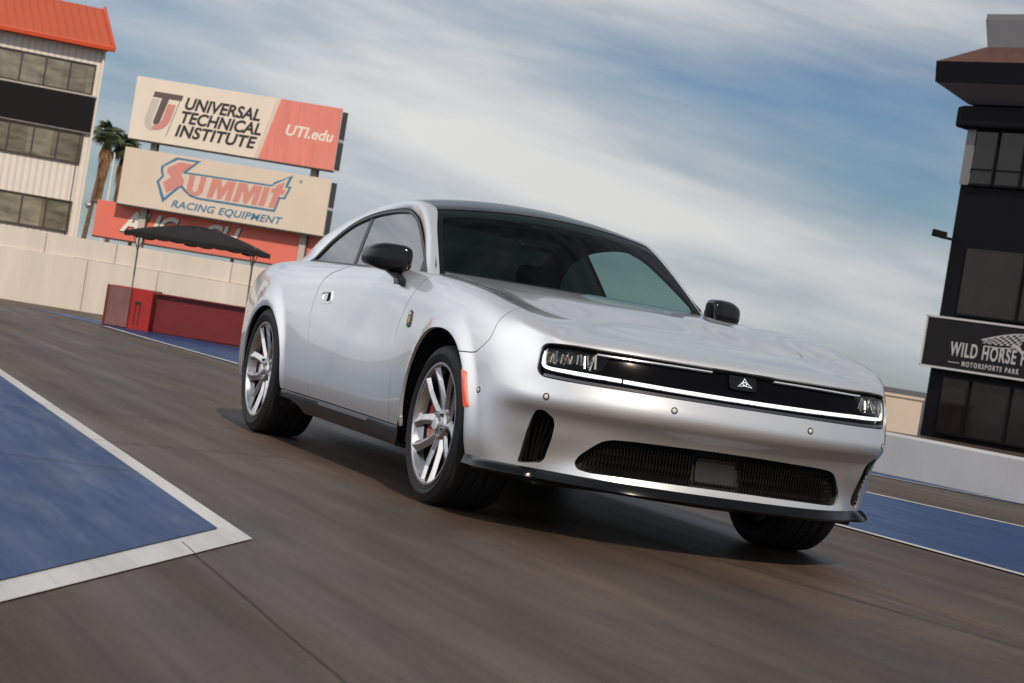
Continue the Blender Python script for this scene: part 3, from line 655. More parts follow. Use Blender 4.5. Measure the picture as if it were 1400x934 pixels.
# checkered mane: swept rows of small squares between two curved lines, then a plain head outline
def mane(t): # upper edge, lower edge
    return (2.75+1.55*t, 2.50+.30*math.sin(t*1.45)+.0*t), (2.80+1.45*t, 2.42-.05*math.sin(t*3.1)+.10*t)
pl=[]
for i in range(13):
    for j in range(5):
        if (i+j)%2: continue
        q=[]
        for (a,b) in ((i,j),(i+1,j),(i+1,j+1),(i,j+1)):
            t=a/13*.92; U1,L1=mane(t); k=b/5; q.append((L1[0]+(U1[0]-L1[0])*k+.08*k,L1[1]+(U1[1]-L1[1])*k))
        pl.append(q)
pl.append(ribbon([mane(t)[0] for t in np.linspace(0,1.1,14)],.035)); pl.append(ribbon([(x,z-.07) for x,z in [mane(t)[1] for t in np.linspace(.05,.75,10)]],.03))
pl.append([(4.05,2.72),(4.26,2.80),(4.32,2.66),(4.12,2.58)]); pl.append([(3.75,2.44),(4.05,2.50),(4.20,2.36),(4.24,2.22),(4.14,2.30),(4.0,2.38)])
pl.append(ribbon(open_spline([(4.45,2.40),(4.62,2.36),(4.85,2.46),(5.05,2.62),(5.0,2.80),(4.75,2.90),(4.55,2.93),(4.50,2.86)],5),.035))
pl=[[(1.72+(x-2.75)*.92,z) for x,z in p] for p in pl]
flat('horse_emblem',pl,B['sign_grey'],sg_,-.262,.004)
cm=thing('camera_housing','small black camera box on a bracket at the left edge of the tower','camera',at(11.3*.7,41.9,5.22*.7+.256),-YAW-.2); cm.scale=(.7,.7,.7)
mb=MB(); mb.box((.02,0,.05),(.42,.2,.20),rot=Matrix.Rotation(.12,3,'Y'),bev=.03); mb.build('housing',B['tower_black'],cm); mb=MB(); mb.bar((.1,0,-.02),(.45,.1,-.05),.04); mb.build('bracket',B['tower_black'],cm)
# ---------------------------------------------------------------- the car
M = {}
M['paint'] = mat('silver metallic paint', (.69,.70,.72), rough=.38, metal=.76, coat=1.0, coat_rough=.02)
M['gap'] = mat('dark panel gap', (.006,.006,.007), rough=.8)
M['black_gloss'] = mat('gloss black plastic', (.004,.004,.005), rough=.10, coat=.2, spec=.32)
M['black_satin'] = mat('satin black trim', (.012,.012,.013), rough=.42)
M['sill'] = mat('black sill plastic', (.003,.003,.0035), rough=.12, spec=.26)
M['liner'] = mat('wheel arch liner', (.008,.008,.008), rough=.9)
M['lamp_black'] = mat('black lamp cover', (.0035,.0035,.0045), rough=.16, spec=.04)
M['grille'] = mat('black grille mesh', (.004,.004,.004), rough=.6, spec=.15)
M['grille_pin'] = mat('grille mesh edges', (.008,.007,.0065), rough=.5, spec=.25)
M['led'] = mat('white light bar', (.8,.82,.85), rough=.15, coat=1, emit=(.92,.97,1), estr=.75)
M['strip_silver'] = mat('clear silver strip', (.62,.66,.72), rough=.18, metal=.4, coat=1)
M['chrome'] = mat('chrome', (.72,.72,.72), rough=.06, metal=1)
M['warm_chrome'] = mat('headlight reflector', (.80,.70,.54), rough=.22, metal=1)
M['lens_clear'] = glass('clear lens', (.86,.88,.9), ior=1.3)
M['amber'] = mat('amber marker lens', (.75,.07,.01), rough=.15, coat=1, emit=(1,.10,.01), estr=.12)
M['sensor'] = mat('grey sensor face', (.55,.55,.53), rough=.5)
M['rubber'] = mat('tyre rubber', (.011,.011,.012), rough=.6, spec=.22, var=.25, vscale=20)
M['rim'] = mat('machined satin wheel', (.52,.505,.51), rough=.20, metal=.95)
M['rim_dark'] = mat('dark wheel barrel', (.09,.088,.09), rough=.42, metal=.8)
M['rim_mid'] = mat('grey wheel flank', (.13,.125,.13), rough=.26, metal=.9)
M['disc'] = mat('brake disc steel', (.32,.31,.30), rough=.35, metal=1, bump=.0)
M['caliper'] = mat('red brake caliper', (.50,.012,.014), rough=.28, coat=.6)
M['windshield'] = glass('dark windscreen glass', (.44,.57,.545), ior=1.18, gain=.35)
M['sideglass'] = glass('tinted side glass', (.62,.80,.77), ior=2.7)
M['privacy'] = glass('dark privacy glass', (.04,.05,.05), ior=2.5)
M['rearglass'] = glass('black rear glass', (.02,.025,.025), ior=1.6)
M['roof'] = mat('gloss black roof', (.008,.009,.010), rough=.22, coat=.25, spec=.3)
M['cabin'] = mat('dark cabin trim', (.004,.004,.0045), rough=.8, spec=.08)
M['seat'] = mat('dark seat leather', (.006,.006,.006), rough=.7, spec=.15)
M['mirror_glass'] = mat('mirror glass', (.75,.75,.75), rough=.02, metal=1)
M['badge_gold'] = mat('yellow badge enamel', (.55,.38,.05), rough=.3)
M['red_lamp'] = mat('red tail lamp', (.35,.01,.01), rough=.15, coat=1)

# rows of the lower body, worked out again as a surface of profiles
def nspl(k):
    """second-derivative matrix of a natural cubic spline on knots k"""
    n=len(k); h=np.diff(k); A=np.zeros((n,n)); B=np.zeros((n,n)); A[0,0]=A[-1,-1]=1
    for i in range(1,n-1):
        A[i,i-1]=h[i-1]; A[i,i]=2*(h[i-1]+h[i]); A[i,i+1]=h[i]
        B[i,i-1]=6/h[i-1]; B[i,i]=-6/h[i-1]-6/h[i]; B[i,i+1]=6/h[i]
    return np.linalg.solve(A,B)
def sw(k,M,q):
    """spline weights of the queries q on knots k"""
    k=np.asarray(k,float); q=np.clip(np.asarray(q,float),k[0],k[-1]); n=len(k)
    i=np.clip(np.searchsorted(k,q,side='right')-1,0,n-2); h=k[i+1]-k[i]
    b=(q-k[i])/h; a=1-b; W=np.zeros((len(q),n)); r=np.arange(len(q))
    W[r,i]+=a; W[r,i+1]+=b
    W+=((a**3-a)*h*h/6)[:,None]*M[i]+((b**3-b)*h*h/6)[:,None]*M[i+1]
    return W
def sst(a,b,x):
    t=np.clip((x-a)/(b-a),0,1); return t*t*(3-2*t)
HBY=np.array([-1.0,-.80,-.5,-.2,.1,.4,.7,1.0,1.3]); HBZ=np.array([.845,.868,.902,.940,.976,1.008,1.036,1.060,1.082]); HBM=nspl(HBY)
def hbase(y): return sw(HBY,HBM,np.atleast_1d(y))@HBZ
# ---- lower body: a belt of profiles running round the car from the nose to the tail
def belt_table():
    cols=[]
    lerp=np.interp
    CRY=[-.85,-.75,-.55,-.35,-.1,.15,.4,.7,1.1,1.6,2.3,2.8,3.2,3.6,3.85,4.05]
    CRZ=[.845,.868,.914,.952,.988,1.012,1.026,1.034,1.030,1.026,1.024,1.022,1.008,.985,.962,.955]
    # nose columns: x, y at the proudest level
    FO=[.030,.094,.102,.036,.005,0,.018,.050,.072,.125,.28,.50]
    FZ=[.270,.345,.432,.514,.545,.615,.690,.786,.822,.843,.868,.895]
    LO=([.045,.050,.065,.100,.140],[.100,.100,.105,.115,.122],[.100,.100,.095,.086,.078],[.036]*5)           # how much of the lower recess is left towards the corner
    for k,(x,y,sc,inx) in enumerate(((0,-1.075,1,0),(.2,-1.070,1,.17),(.4,-1.047,1,.33),(.6,-.985,1,.48),(.76,-.895,1,.58))):
        cols.append([(x+(inx-x)*max(0,(o-.165)/(.50-.165)),y+(LO[i][k] if i<4 else o),z) for i,(o,z) in enumerate(zip(FO,FZ))])
    # corner
    for x,y,nx,ny,low in ((.865,-.79,.62,.78,(.095,.082,.056,.026)),(.925,-.675,.8,.6,(.060,.050,.034,.014))):
        cr=lerp(y+.02,CRY,CRZ); o=[*low,.004,0,.008,.025,.043,.085]
        z=[.270,.345,.432,.514,.545,.615,.69,lerp(.5,[0,1],[.69,cr]),lerp(.82,[0,1],[.69,cr]),cr]
        c=[(x-nx*a,y+ny*a,zz) for a,zz in zip(o,z)]
        e=c[-1]
        c+=[e,e]
        cols.append(c)
    # sides: y, widest x, section kind weights (fender, door, quarter)
    sec={'f':([.035,.016,.006,.001,0,0,.002,.015,.042,.098,.18,.33],[0,0,-.006,-.028]),
         'd':([.026,.008,.001,0,.001,.005,.014,.028,.046,.078,.115,.17],[0,0,.006,-.01]),
         'q':([.035,.014,.004,.001,0,0,.002,.020,.052,.105,.165,.24],[0,0,.012,.018])}
    S=[(-.555,.962,1,0,0),(-.40,.985,1,0,0),(-.2,.994,1,0,0),(.05,.994,1,0,0),(.3,.988,1,0,0),(.55,.974,.8,.2,0),(.85,.960,.35,.65,0),(1.2,.955,0,1,0),
       (1.6,.955,0,1,0),(2.0,.960,0,.75,.25),(2.35,.974,0,.35,.65),(2.65,.988,0,.05,.95),(2.9,.996,0,0,1),(3.1,.998,0,0,1),(3.35,.990,0,0,1),(3.6,.968,0,0,1),(3.82,.930,0,0,1)]
    for y,X,a,b,c in S:
        o=a*np.array(sec['f'][0])+b*np.array(sec['d'][0])+c*np.array(sec['q'][0])
        dz=a*np.array(sec['f'][1])+b*np.array(sec['d'][1])+c*np.array(sec['q'][1])
        cr=lerp(y,CRY,CRZ); lo=.70
        z=[.270,.345,.432,.514,.545,.615,lo,lo+(cr-lo)*.46,lo+(cr-lo)*.80,cr,cr+dz[2],cr+dz[3]]
        sh=max(0,-.3-y)/.25
        cols.append([(X-oo,y+(.10*sh if i==10 else .2*sh if i==11 else 0),zz) for i,(oo,zz) in enumerate(zip(o,z))])
    # tail
    for x,y,nx,ny in ((.86,3.985,.75,.66),(.74,4.09,.45,.89),(.45,4.165,.15,.98),(0,4.19,0,1)):
        o=[.06,.035,.015,.004,0,0,.004,.015,.035,.085,.2,.36]
        z=[.29,.345,.432,.514,.545,.615,.70,.81,.90,.955,.985,.995]
        cols.append([(x-nx*a,y-ny*a,zz) for a,zz in zip(o,z)])
    INN=[(0,-.535),(.17,-.533),(.335,-.527),(.455,-.512),(.525,-.484),(.585,-.430),(.628,-.350),(.650,-.265),(.660,-.175),(.664,-.06),(.664,.10),(.664,.32),(.670,.56),(.700,.85)]
    for k,(x,y) in enumerate(INN):
        c=cols[k]; e=c[9]; z=hbase(y)[0]+.006; f=.42
        c[11]=(x,y,z); c[10]=(e[0]+(x-e[0])*f,e[1]+(y-e[1])*f,e[2]+(z-e[2])*f+.004)
    T=np.array(cols)            # (cols,rows,3), right half as +x here
    u=np.concatenate([[0],np.cumsum(np.linalg.norm(np.diff(T[:,5],axis=0),axis=1))])
    v=np.array([0,.078,.166,.2495,.281,.351,.435,.568,.668,.743,.818,.937])
    L=T[:0:-1].copy(); L[...,0]*=-1
    return np.concatenate([L,T]),np.concatenate([-u[:0:-1],u]),v
BT,BU,BV=belt_table()
BMU,BMV=nspl(BU),nspl(BV)
def bump(x): 
    x=np.clip(x,0,1); return x*x*(3-2*x)
def belt(u,v):
    """u: metres round the car from the nose (+ = car's left), v: metres up the profile"""
    u=np.atleast_1d(np.asarray(u,float)); v=np.atleast_1d(np.asarray(v,float))
    P=np.einsum('qi,qj,ijk->qk',sw(BU,BMU,u),sw(BV,BMV,v),BT,optimize=True)
    sg=np.where(P[:,0]<0,-1,1)
    for cy,cz,r,h,w in ((.015,.36,.435,.020,.095),(3.08,.365,.415,.022,.10)):
        d=np.hypot(P[:,1]-cy,P[:,2]-cz)
        f=h*bump(1-np.abs(d-r+.0)/w)*bump((np.abs(P[:,0])-.85)/.08)
        P[:,0]+=sg*f
    return P


car = thing('coupe_car', 'silver two-door coupe with black roof on the brown track, white light bar across its nose', 'car', (0,1.5,0))
car.location = (0,0,0)
VM = BV[-1]
def inv_side(y, z, sg=-1):
    """the (u,v) of a point of the flank seen square from the side"""
    us = np.linspace(1.0, 5.7, 160)*sg; vs = np.linspace(0, BV[7], 40); U,V = np.meshgrid(us,vs,indexing='ij'); Pq = belt(U.ravel(),V.ravel())
    i = np.argmin((Pq[:,1]-y)**2+(Pq[:,2]-z)**2); x = np.array([U.ravel()[i],V.ravel()[i]])
    for _ in range(12):
        f = belt(*x)[0][1:]-[y,z]; J = np.stack([(belt(x[0]+1e-4,x[1])[0][1:]-[y,z]-f)/1e-4,(belt(x[0],x[1]+1e-4)[0][1:]-[y,z]-f)/1e-4],1)
        x = x-np.linalg.solve(J,f)*.8
    return tuple(x)
def arch_loop(cy, cz, a, b, n, grow=0.0):
    L = []
    for k in range(49):
        t = math.pi*(-.02+1.04*k/48); c, s = math.cos(t), math.sin(t)
        y = cy+(a+grow)*math.copysign(abs(c)**(2/n),c); z = cz+(b+grow)*(abs(s)**(2/n))*(1 if s > 0 else 0)
        if z < .29: continue
        L.append((y,z))
    uv = [inv_side(y,z) for y,z in L]
    a_, b_ = uv[0], uv[-1]
    return [(a_[0]-.005,-.08),]+uv+[(b_[0]+.005,-.08)]
ARCH_F = (.058,.34,.478,.452,2.25); ARCH_R = (3.045,.335,.430,.405,2.2)
archF, archR = arch_loop(*ARCH_F), arch_loop(*ARCH_R)
front_cut = [(-1.56,.437),(-1.497,.440),(-1.390,.447),(-1.345,.462),(-1.279,.523),(-1.258,.600),(-1.259,.71),(-1.262,.78),(-1.264,VM)]
front_cut_s = open_spline(front_cut, 6); FCG = [p for p in front_cut_s[3:] if p[1] < .80]
door_front = open_spline([(-2.36,VM),(-2.36,.80),(-2.372,.72),(-2.417,.672),(-2.497,.592),(-2.556,.508),(-2.567,.433),(-2.528,.316),(-2.497,.196),(-2.487,.073),(-2.492,.028)],5)
door_rear = open_spline([(-3.68,VM),(-3.68,.80),(-3.70,.765),(-3.783,.723),(-3.967,.668),(-4.03,.592),(-4.045,.478),(-3.985,.328),(-3.943,.226),(-3.878,.060),(-3.86,.028)],5)
GAP = .0055; ST = .026
def strips(*ls): return [ribbon(l,GAP) for l in ls]
# dark shell under the panels, so the gaps read as gaps
for sg in (-1,1):
    pass
end = BU[-1]
inc = [(-end,.0),(-1.75,.0),(1.75,.0),(end,.0),(end,VM),(-end,VM)]
slot_top = [(-.936,.50),(-.934,.560),(-.920,.600),(-.885,.620),(-.80,.628),(-.70,.632),(-.45,.632),(-.2,.630)]
slot_bot = [(-.2,.397),(-.45,.397),(-.70,.397),(-.86,.399),(-.905,.406),(-.926,.425),(-.935,.455)]
def symloop(half):   # half runs from the right side's own points, mirrored to close
    return half+[(-u,v) for u,v in half[::-1]]
slot = open_spline(slot_bot+slot_top,4); slot = slot+[(-u,v) for u,v in slot[::-1]]
grille_half = [(-.10,.033),(-.38,.030),(-.595,.025),(-.640,.032),(-.653,.058),(-.642,.092),(-.592,.150),(-.565,.171),(-.53,.182),(-.44,.188),(-.10,.195)]
grille_loop = rounded(grille_half+[(-u,v) for u,v in grille_half[::-1]], .016, 3)
vent = rounded([(-.998,.017),(-.972,.105),(-.938,.204),(-.905,.257),(-.866,.262),(-.802,.234),(-.783,.206),(-.774,.130),(-.772,.055),(-.790,.033)], .014, 3)
inner_arch = [archF, archR, mir(archF), mir(archR)]
patch('body_shell', belt, inc, inner_arch+[slot,grille_loop,vent,mir(vent)], .05, M['gap'], car, lip=0, off=-.014)

# nose and front bumper in one skin
bl = [(u,max(v,0)) for u,v in [(-1.30,0.0)]]
nose_inc = [(-1.40,0.0),(-1.40,.14)]+[(-1.56,.20),(-1.56,.437)]+front_cut_s[1:]
nose_inc = [(-1.62,0.0),(-1.62,.436)]+front_cut_s
nose_inc = nose_inc+[(-u,v) for u,v in nose_inc[::-1]]
wing_gap = []
patch('front_bumper', belt, nose_inc, [archF,mir(archF),slot,grille_loop,vent,mir(vent)]+strips(FCG,mir(FCG)), .020, M['paint'], car, lip=.012)
def wall(name, loop, d0, d1, m, parent):
    """dark side wall of an opening in the nose"""
    L_=resample(loop,.012); u=np.array([p[0] for p in L_]); v=np.array([p[1] for p in L_]); P=belt(u,v); n=normals(belt,u,v); n*=np.sign(np.sum(n*(P-CENTRE),1).sum())
    k=len(L_); V=list(P-n*d0)+list(P-n*d1)
    return mesh_obj(name,V,[(i,(i+1)%k,k+(i+1)%k,k+i) for i in range(k)],m,parent,smooth=True)
nose=bpy.data.objects['front_bumper']
wall('slot_wall',slot,.010,.050,M['gap'],nose); wall('grille_wall',grille_loop,.011,.060,M['gap'],nose); wall('vent_wall',vent,.003,.060,M['gap'],nose); wall('vent_wall',mir(vent),.003,.060,M['gap'],nose)
for sg in (-1,1):
    f = (lambda l: l) if sg < 0 else mir
    fen = front_cut_s[::1]+door_front+[(-2.49,.028),(-1.62,.028),(-1.62,.42)]
    a = patch('fender', belt, f(fen), [f(archF)]+[f(l) for l in strips(FCG,door_front)], ST, M['paint'], car, lip=.014)
    dr = door_front+door_rear[::-1]
    handle_cut = rounded([(-3.965,.592),(-3.79,.602),(-3.765,.536),(-3.935,.527)],.02,3)
    d = patch('door', belt, f(dr), [f(l) for l in strips(door_front,door_rear)]+[f(handle_cut)], ST, M['paint'], car, lip=.016)
    patch('handle_recess', belt, f(handle_cut), [], .02, M['rim_dark'], d, lip=0, off=-.014)
    hin = rounded([(-3.947,.580),(-3.805,.589),(-3.785,.546),(-3.922,.539)],.016,3)
    patch('door_handle', belt, f(handle_cut), [f(hin)], .012, M['paint'], d, lip=.012, off=.002)
    hp = rounded([(-3.945,.578),(-3.86,.584),(-3.862,.545),(-3.922,.540)],.008,2)
    patch('handle_flap', belt, f(hp), [], .015, M['chrome'], d, lip=.006, off=-.004)
    qt = door_rear+[(-3.86,.028),(-end,.028),(-end,VM)]
    patch('quarter_panel', belt, f(qt), [f(archR)]+[f(l) for l in strips(door_rear)], .03, M['paint'], car, lip=.014)
    # wheel arch liners
    for (cy,cz,aa,bb,nn) in (ARCH_F,ARCH_R):
        v=[];fc=[]
        for k in range(41):
            t = math.pi*(-.12+1.24*k/40); c,s = math.cos(t),math.sin(t); r=(aa+.035)
            y = cy+r*math.copysign(abs(c)**(2/nn),c); z = cz+(bb+.035)*math.copysign(abs(s)**(2/nn),s)
            z=max(z,.2)
            v += [(sg*.955,y,z),(sg*.60,y,z)]
        for k in range(40): fc.append((2*k,2*k+1,2*k+3,2*k+2))
        n0=len(v); v+= [(sg*.60,cy,cz-.1)]
        for k in range(40): fc.append((2*k+1,n0,2*k+3))
        mesh_obj('arch_liner', v, fc, M['liner'], car, smooth=False)

# hood over the opening between the fenders, nose and cowl
ue = np.linspace(-2.42,2.42,81); B0 = belt(ue,np.full(81,VM))
def hood(x,y):
    x=np.atleast_1d(x); y=np.atleast_1d(y); a=np.abs(x)
    z=hbase(y)+.006+.012*(1-(x/.67)**2)*sst(-.50,.0,y)-.012*np.exp(-((a-.42)/.12)**2)*sst(-.40,-.10,y)*(1-sst(.15,.75,y))-.044*(1-sst(.560,.652,a))*sst(-.52,-.38,y)*(1-sst(-.12,.45,y))
    return np.stack([x,y,z],-1)
hb = [tuple(p[:2]) for p in B0]
cowl = [(.715,1.0),(.6,.985),(.4,.93),(.2,.90),(0,.89),(-.2,.90),(-.4,.93),(-.6,.985),(-.715,1.0)]
hood_loop = hb+cowl
def inset(loop, d):
    P = np.array(loop); c = P.mean(0); out=[]
    n=len(P)
    for i in range(n):
        t = P[(i+1)%n]-P[i-1]; t = t/np.linalg.norm(t); nn = np.array((-t[1],t[0])); 
        out.append(tuple(P[i]+nn*d))
    return out
hl = inset(hood_loop,.003)
if abs(hl[0][0]) > abs(hood_loop[0][0]): hl = inset(hood_loop,-.003)
patch('hood', hood, hl, [], .022, M['paint'], car, lip=.015, centre=(0,0,0))
patch('hood_underside', hood, hood_loop, [], .06, M['gap'], car, lip=0, off=-.016, centre=(0,0,0))

# greenhouse: side planes, silver frame, windscreen, roof and rear window
def G(y,z): return .790-.40*(z-1.025)-.06*(z-1.025)**2-.008*(y-1.9)**2
def side(sg):
    def F(y,z):
        y=np.atleast_1d(y); z=np.atleast_1d(z); return np.stack([sg*G(y,z),y,z],-1)
    return F
TK = np.arange(13.)
E1 = np.array([(.965,.985),(1.245,1.178),(1.528,1.310),(1.705,1.360),(1.845,1.381),(2.09,1.377),(2.388,1.350),(2.672,1.289),(2.880,1.195),(3.005,1.106),(3.13,1.035),(3.45,.995),(3.80,.960)])
E2 = np.array([(.752,.850,.995),(.695,1.13,1.178),(.652,1.325,1.300),(.613,1.475,1.382),(.602,1.66,1.418),(.600,1.98,1.432),(.608,2.34,1.404),(.628,2.70,1.343),(.650,3.03,1.250),(.680,3.29,1.130),(.70,3.50,1.045),(.72,3.75,1.00),(.70,4.02,.985)])
FY = np.array([.16,.155,.145,.125,.07,.0,-.05,-.10,-.14,-.15,-.12,-.05,0]); FZ_ = np.array([0,.018,.034,.046,.060,.068,.066,.06,.05,.035,.02,.01,0.])
TM = nspl(TK)
def sp(tab,t): return sw(TK,TM,t)@tab
def canopy(t,s):
    t=np.atleast_1d(t); s=np.atleast_1d(s); e=sp(E2,t); q=1-s*s
    return np.stack([e[:,0]*s, e[:,1]-sp(FY,t)*q, e[:,2]+sp(FZ_,t)*q],-1)
def rail(sg):
    def F(t,w):
        t=np.atleast_1d(t); w=np.atleast_1d(w); a=sp(E1,t); A=np.stack([G(a[:,0],a[:,1]),a[:,0],a[:,1]],-1); B=sp(E2,t)
        nA=np.array((.9,0,.44)); h=.01; dt=canopy(t+h,np.ones_like(t))-canopy(t-h,np.ones_like(t)); ds=canopy(t,np.ones_like(t))-canopy(t,np.ones_like(t)-h)
        nB=np.cross(ds,dt); nB/=np.linalg.norm(nB,axis=1)[:,None]; nB*=np.sign(nB[:,2:3])
        d=nA+nB; d/=np.linalg.norm(d,axis=1)[:,None]; D=np.linalg.norm(B-A,axis=1)[:,None]
        C=(A+B)/2+d*D*.30*np.clip((11-t)/2.5,0.15,1)[:,None]
        w=w[:,None]; P=(1-w)**2*A+2*w*(1-w)*C+w*w*B; P=P*[sg,1,1]; return P
    return F
dlo = open_spline([(.955,1.024),(1.25,1.177),(1.54,1.307),(1.721,1.357),(1.845,1.374),(2.088,1.369),(2.379,1.341),(2.659,1.280),(2.863,1.187),(2.978,1.101),(3.065,1.042),(3.055,1.028)],6)
dlo = dlo+[(2.6,1.027),(2.0,1.028),(1.5,1.028),(1.2,1.026)]
def shrink(loop,d):
    a = inset(loop,d); sm = abs(np.ptp(np.array(a)[:,0])) < abs(np.ptp(np.array(loop)[:,0])); return a if sm == (d > 0) else inset(loop,-d)
glass_loop = shrink(dlo,.017)
for sg in (-1,1):
    F = side(sg); ctr=(0,1.8,1.0)
    patch('roof_rail', rail(sg), [(0,0),(11.6,0),(11.6,1),(0,1)], [], .12, M['paint'], car, lip=0, centre=ctr)
    patch('window_trim', F, dlo, [glass_loop], .05, M['black_satin'], car, lip=.018, off=.004, centre=ctr)
    def cutp(fr):
        return [(y,z) for y,z in fr]
    fore=[p for p in dlo if p[0] < 2.21+.62*(p[1]-1.03)]; aft=[p for p in dlo if p[0] >= 2.21+.62*(p[1]-1.03)]
    zt=1.337; yt=2.21+.62*(zt-1.03)
    k0=[i for i,p in enumerate(dlo) if p[0] < 2.21+.62*(p[1]-1.03)]
    front_part=[p for p in dlo[:max(i for i in range(len(dlo)//1) if dlo[i] in fore and i < len(dlo)-4)+1]]+[(yt,zt),(2.21,1.028)]+[p for p in dlo[-4:] if p in fore]
    rear_part=[(2.21,1.028),(yt,zt)]+aft
    sw_ = patch('side_window', F, front_part, [], .08, M['sideglass'], car, lip=0, off=-.006, centre=ctr)
    patch('quarter_window', F, rear_part, [], .08, M['privacy'], car, lip=0, off=-.006, centre=ctr)
    patch('window_surround', F, shrink(dlo,-.05), [shrink(dlo,.012)], .06, M['cabin'], car, lip=0, off=-.016, centre=ctr)
    patch('pillar_trim', F, [(2.185,1.03),(2.235,1.03),(2.425,1.320),(2.375,1.328)], [], .05, M['black_satin'], car, lip=0, off=-.0035, centre=ctr)
    patch('mirror_sail', F, [(.962,1.028),(1.105,1.030),(1.165,1.125),(1.142,1.118)], [], .04, M['black_satin'], sw_, lip=.008, off=.002, centre=ctr)
def crange(name,t0,t1,m,lip=.01,off=0,s=1.0,st=.05):
    return patch(name,canopy,[(t0,-s),(t1,-s),(t1,s),(t0,s)],[],st,m,car,lip=lip,off=off,centre=(0,2,0))
ws = crange('windshield',.25,3.05,M['windshield'],lip=0,off=-.002,s=.995)
fr = patch('windshield_frit',canopy,[(0.28,-.996),(3.05,-.996),(3.05,.996),(0.28,.996)],[rounded([(.30,-.970),(2.62,-.955),(2.62,.955),(.30,.970)],.06,4)],.06,M['gap'],ws,lip=0,off=-.006,centre=(0,2,0))
crange('roof',3.08,7.2,M['roof'],lip=.012,off=.001)
crange('rear_window',7.22,10.0,M['rearglass'],lip=0)
crange('decklid',10.0,12.0,M['paint'],lip=.012)
# tail: lamp band
patch('tail_light', belt, [(-end,.50),(-5.80,.50),(-5.80,.60),(-end,.60)], [], .05, M['red_lamp'], car, lip=.004, off=.006)
patch('tail_light', belt, [(end,.50),(5.80,.50),(5.80,.60),(end,.60)], [], .05, M['red_lamp'], car, lip=.004, off=.006)

# floor pan and cabin
mb = MB(); mb.box((0,1.6,.235),(1.55,4.7,.05)); mb.box((0,1.55,.255),(1.82,2.1,.06)); mb.box((0,-.62,.30),(1.1,.14,.12)); mb.build('floor_pan', M['liner'], car)
mb = MB(); mb.box((0,1.16,.92),(1.36,.40,.14),bev=.05); mb.box((0,1.25,.70),(.30,.8,.35),bev=.05)
for s in (-1,1): mb.box((s*.77,1.75,.78),(.07,1.6,.40),bev=.03)
mb.build('dashboard', M['cabin'], car, smooth=True, angle=40)
mb = MB(); mb.box((0,3.05,.90),(1.3,.6,.22),bev=.05); mb.box((0,2.62,.72),(1.2,.5,.3),bev=.08); mb.box((0,2.87,.93),(1.2,.14,.24),rot=Matrix.Rotation(.3,3,'X'),bev=.05); mb.build('rear_bench', M['cabin'], car, smooth=True, angle=40)
for sg in (-1,1):
    seat = MB(); seat.box((sg*.37,1.92,.50),(.48,.52,.16),bev=.06); seat.box((sg*.37,2.25,.78),(.46,.14,.58),rot=Matrix.Rotation(-.28,3,'X'),bev=.06)
    so_ = seat.build('seat', M['seat'], car, smooth=True, angle=50)
    MB().box((sg*.37,2.36,1.13),(.27,.11,.16),rot=Matrix.Rotation(-.2,3,'X'),bev=.045).build('headrest', M['seat'], so_, smooth=True, angle=50)
st_ = MB()
ring=[(.38+.175*math.cos(a)*1.0, 1.50-.06*math.sin(a), .90+.155*math.sin(a)) for a in np.linspace(0,2*math.pi,33)]
st_.tube(ring,.016,8); st_.box((.38,1.505,.89),(.13,.05,.09),bev=.02); st_.bar((.22,1.50,.90),(.54,1.50,.90),.014); st_.build('steering_wheel', M['cabin'], car, smooth=True, angle=40)
rm = MB(); rm.box((-.02,1.47,1.30),(.24,.045,.075),bev=.022); rm.bar((-.02,1.46,1.33),(-.02,1.42,1.40),.012); rm.box((-.02,1.40,1.385),(.20,.10,.03),bev=.012); rvm=rm.build('interior_mirror', M['black_gloss'], car, smooth=True, angle=40)

# lower black trim: splitter and sills
def sweep(name, us, prof, mtl, v0=0.0, closed=True):
    """prof(u) -> list of (out, z); swept along the body's lower edge"""
    us=np.array(us); B=belt(us,np.full(len(us),v0)); n=normals(belt,us,np.full(len(us),.30)); n[:,2]=0; n/=np.linalg.norm(n,axis=1)[:,None]
    cc=np.sign(np.sum(n*(B-[0,1.5,.3]),1)); n*=cc[:,None]; V=[];k=0
    for i,u in enumerate(us):
        pr=prof(u); k=len(pr)
        for o,z in pr: V.append((B[i,0]+n[i,0]*o,B[i,1]+n[i,1]*o,z))
    Fc=[]
    for i in range(len(us)-1):
        for j in range(k if closed else k-1): Fc.append((i*k+j,i*k+(j+1)%k,(i+1)*k+(j+1)%k,(i+1)*k+j))
    Fc.append(tuple(range(k))); Fc.append(tuple((len(us)-1)*k+j for j in range(k))[::-1])
    o=mesh_obj(name,V,Fc,mtl,car,smooth=True); bm=bmesh.new(); bm.from_mesh(o.data); bmesh.ops.recalc_face_normals(bm,faces=bm.faces); bm.to_mesh(o.data); bm.free(); o.data.set_sharp_from_angle(angle=math.radians(28)); return o
def spl(u):
    a=abs(u); w=sst(.75,1.02,a)*(1-sst(1.22,1.36,a)); e=.010+.030*w
    zc=.218+.010*sst(.0,.9,a)+.022*sst(1.0,1.35,a)
    return [(-.10,.274),(.004,.2745),(e*.55,.266),(e,.250),(e+.006,.236),(e-.004,.226),(-.02,zc),(-.16,zc-.003)]
sweep('splitter', np.linspace(-1.335,1.335,160), spl, M['sill'])
for sg in (-1,1):
    us=sg*np.linspace(2.315,4.36,60)
    def sil(u,sg=sg):
        t=(abs(u)-2.315)/2.045; up=.070*sst(.80,1,t); fl=.010*sst(0,.12,t)*(1-sst(.75,1,t)); gr=.016*sst(.06,.3,t)*(1-sst(.6,.95,t))
        return [(-.05,.2945),(-.003,.2942),(.000+fl,.290),(.003+fl,.270),(.000+fl-gr*.3,.250),(-.004+fl-gr*.6,.228+up*.4),(-.020,.196+up),(-.12,.190+up)]
    sweep('side_sill', us, sil, M['sill'], v0=.028)

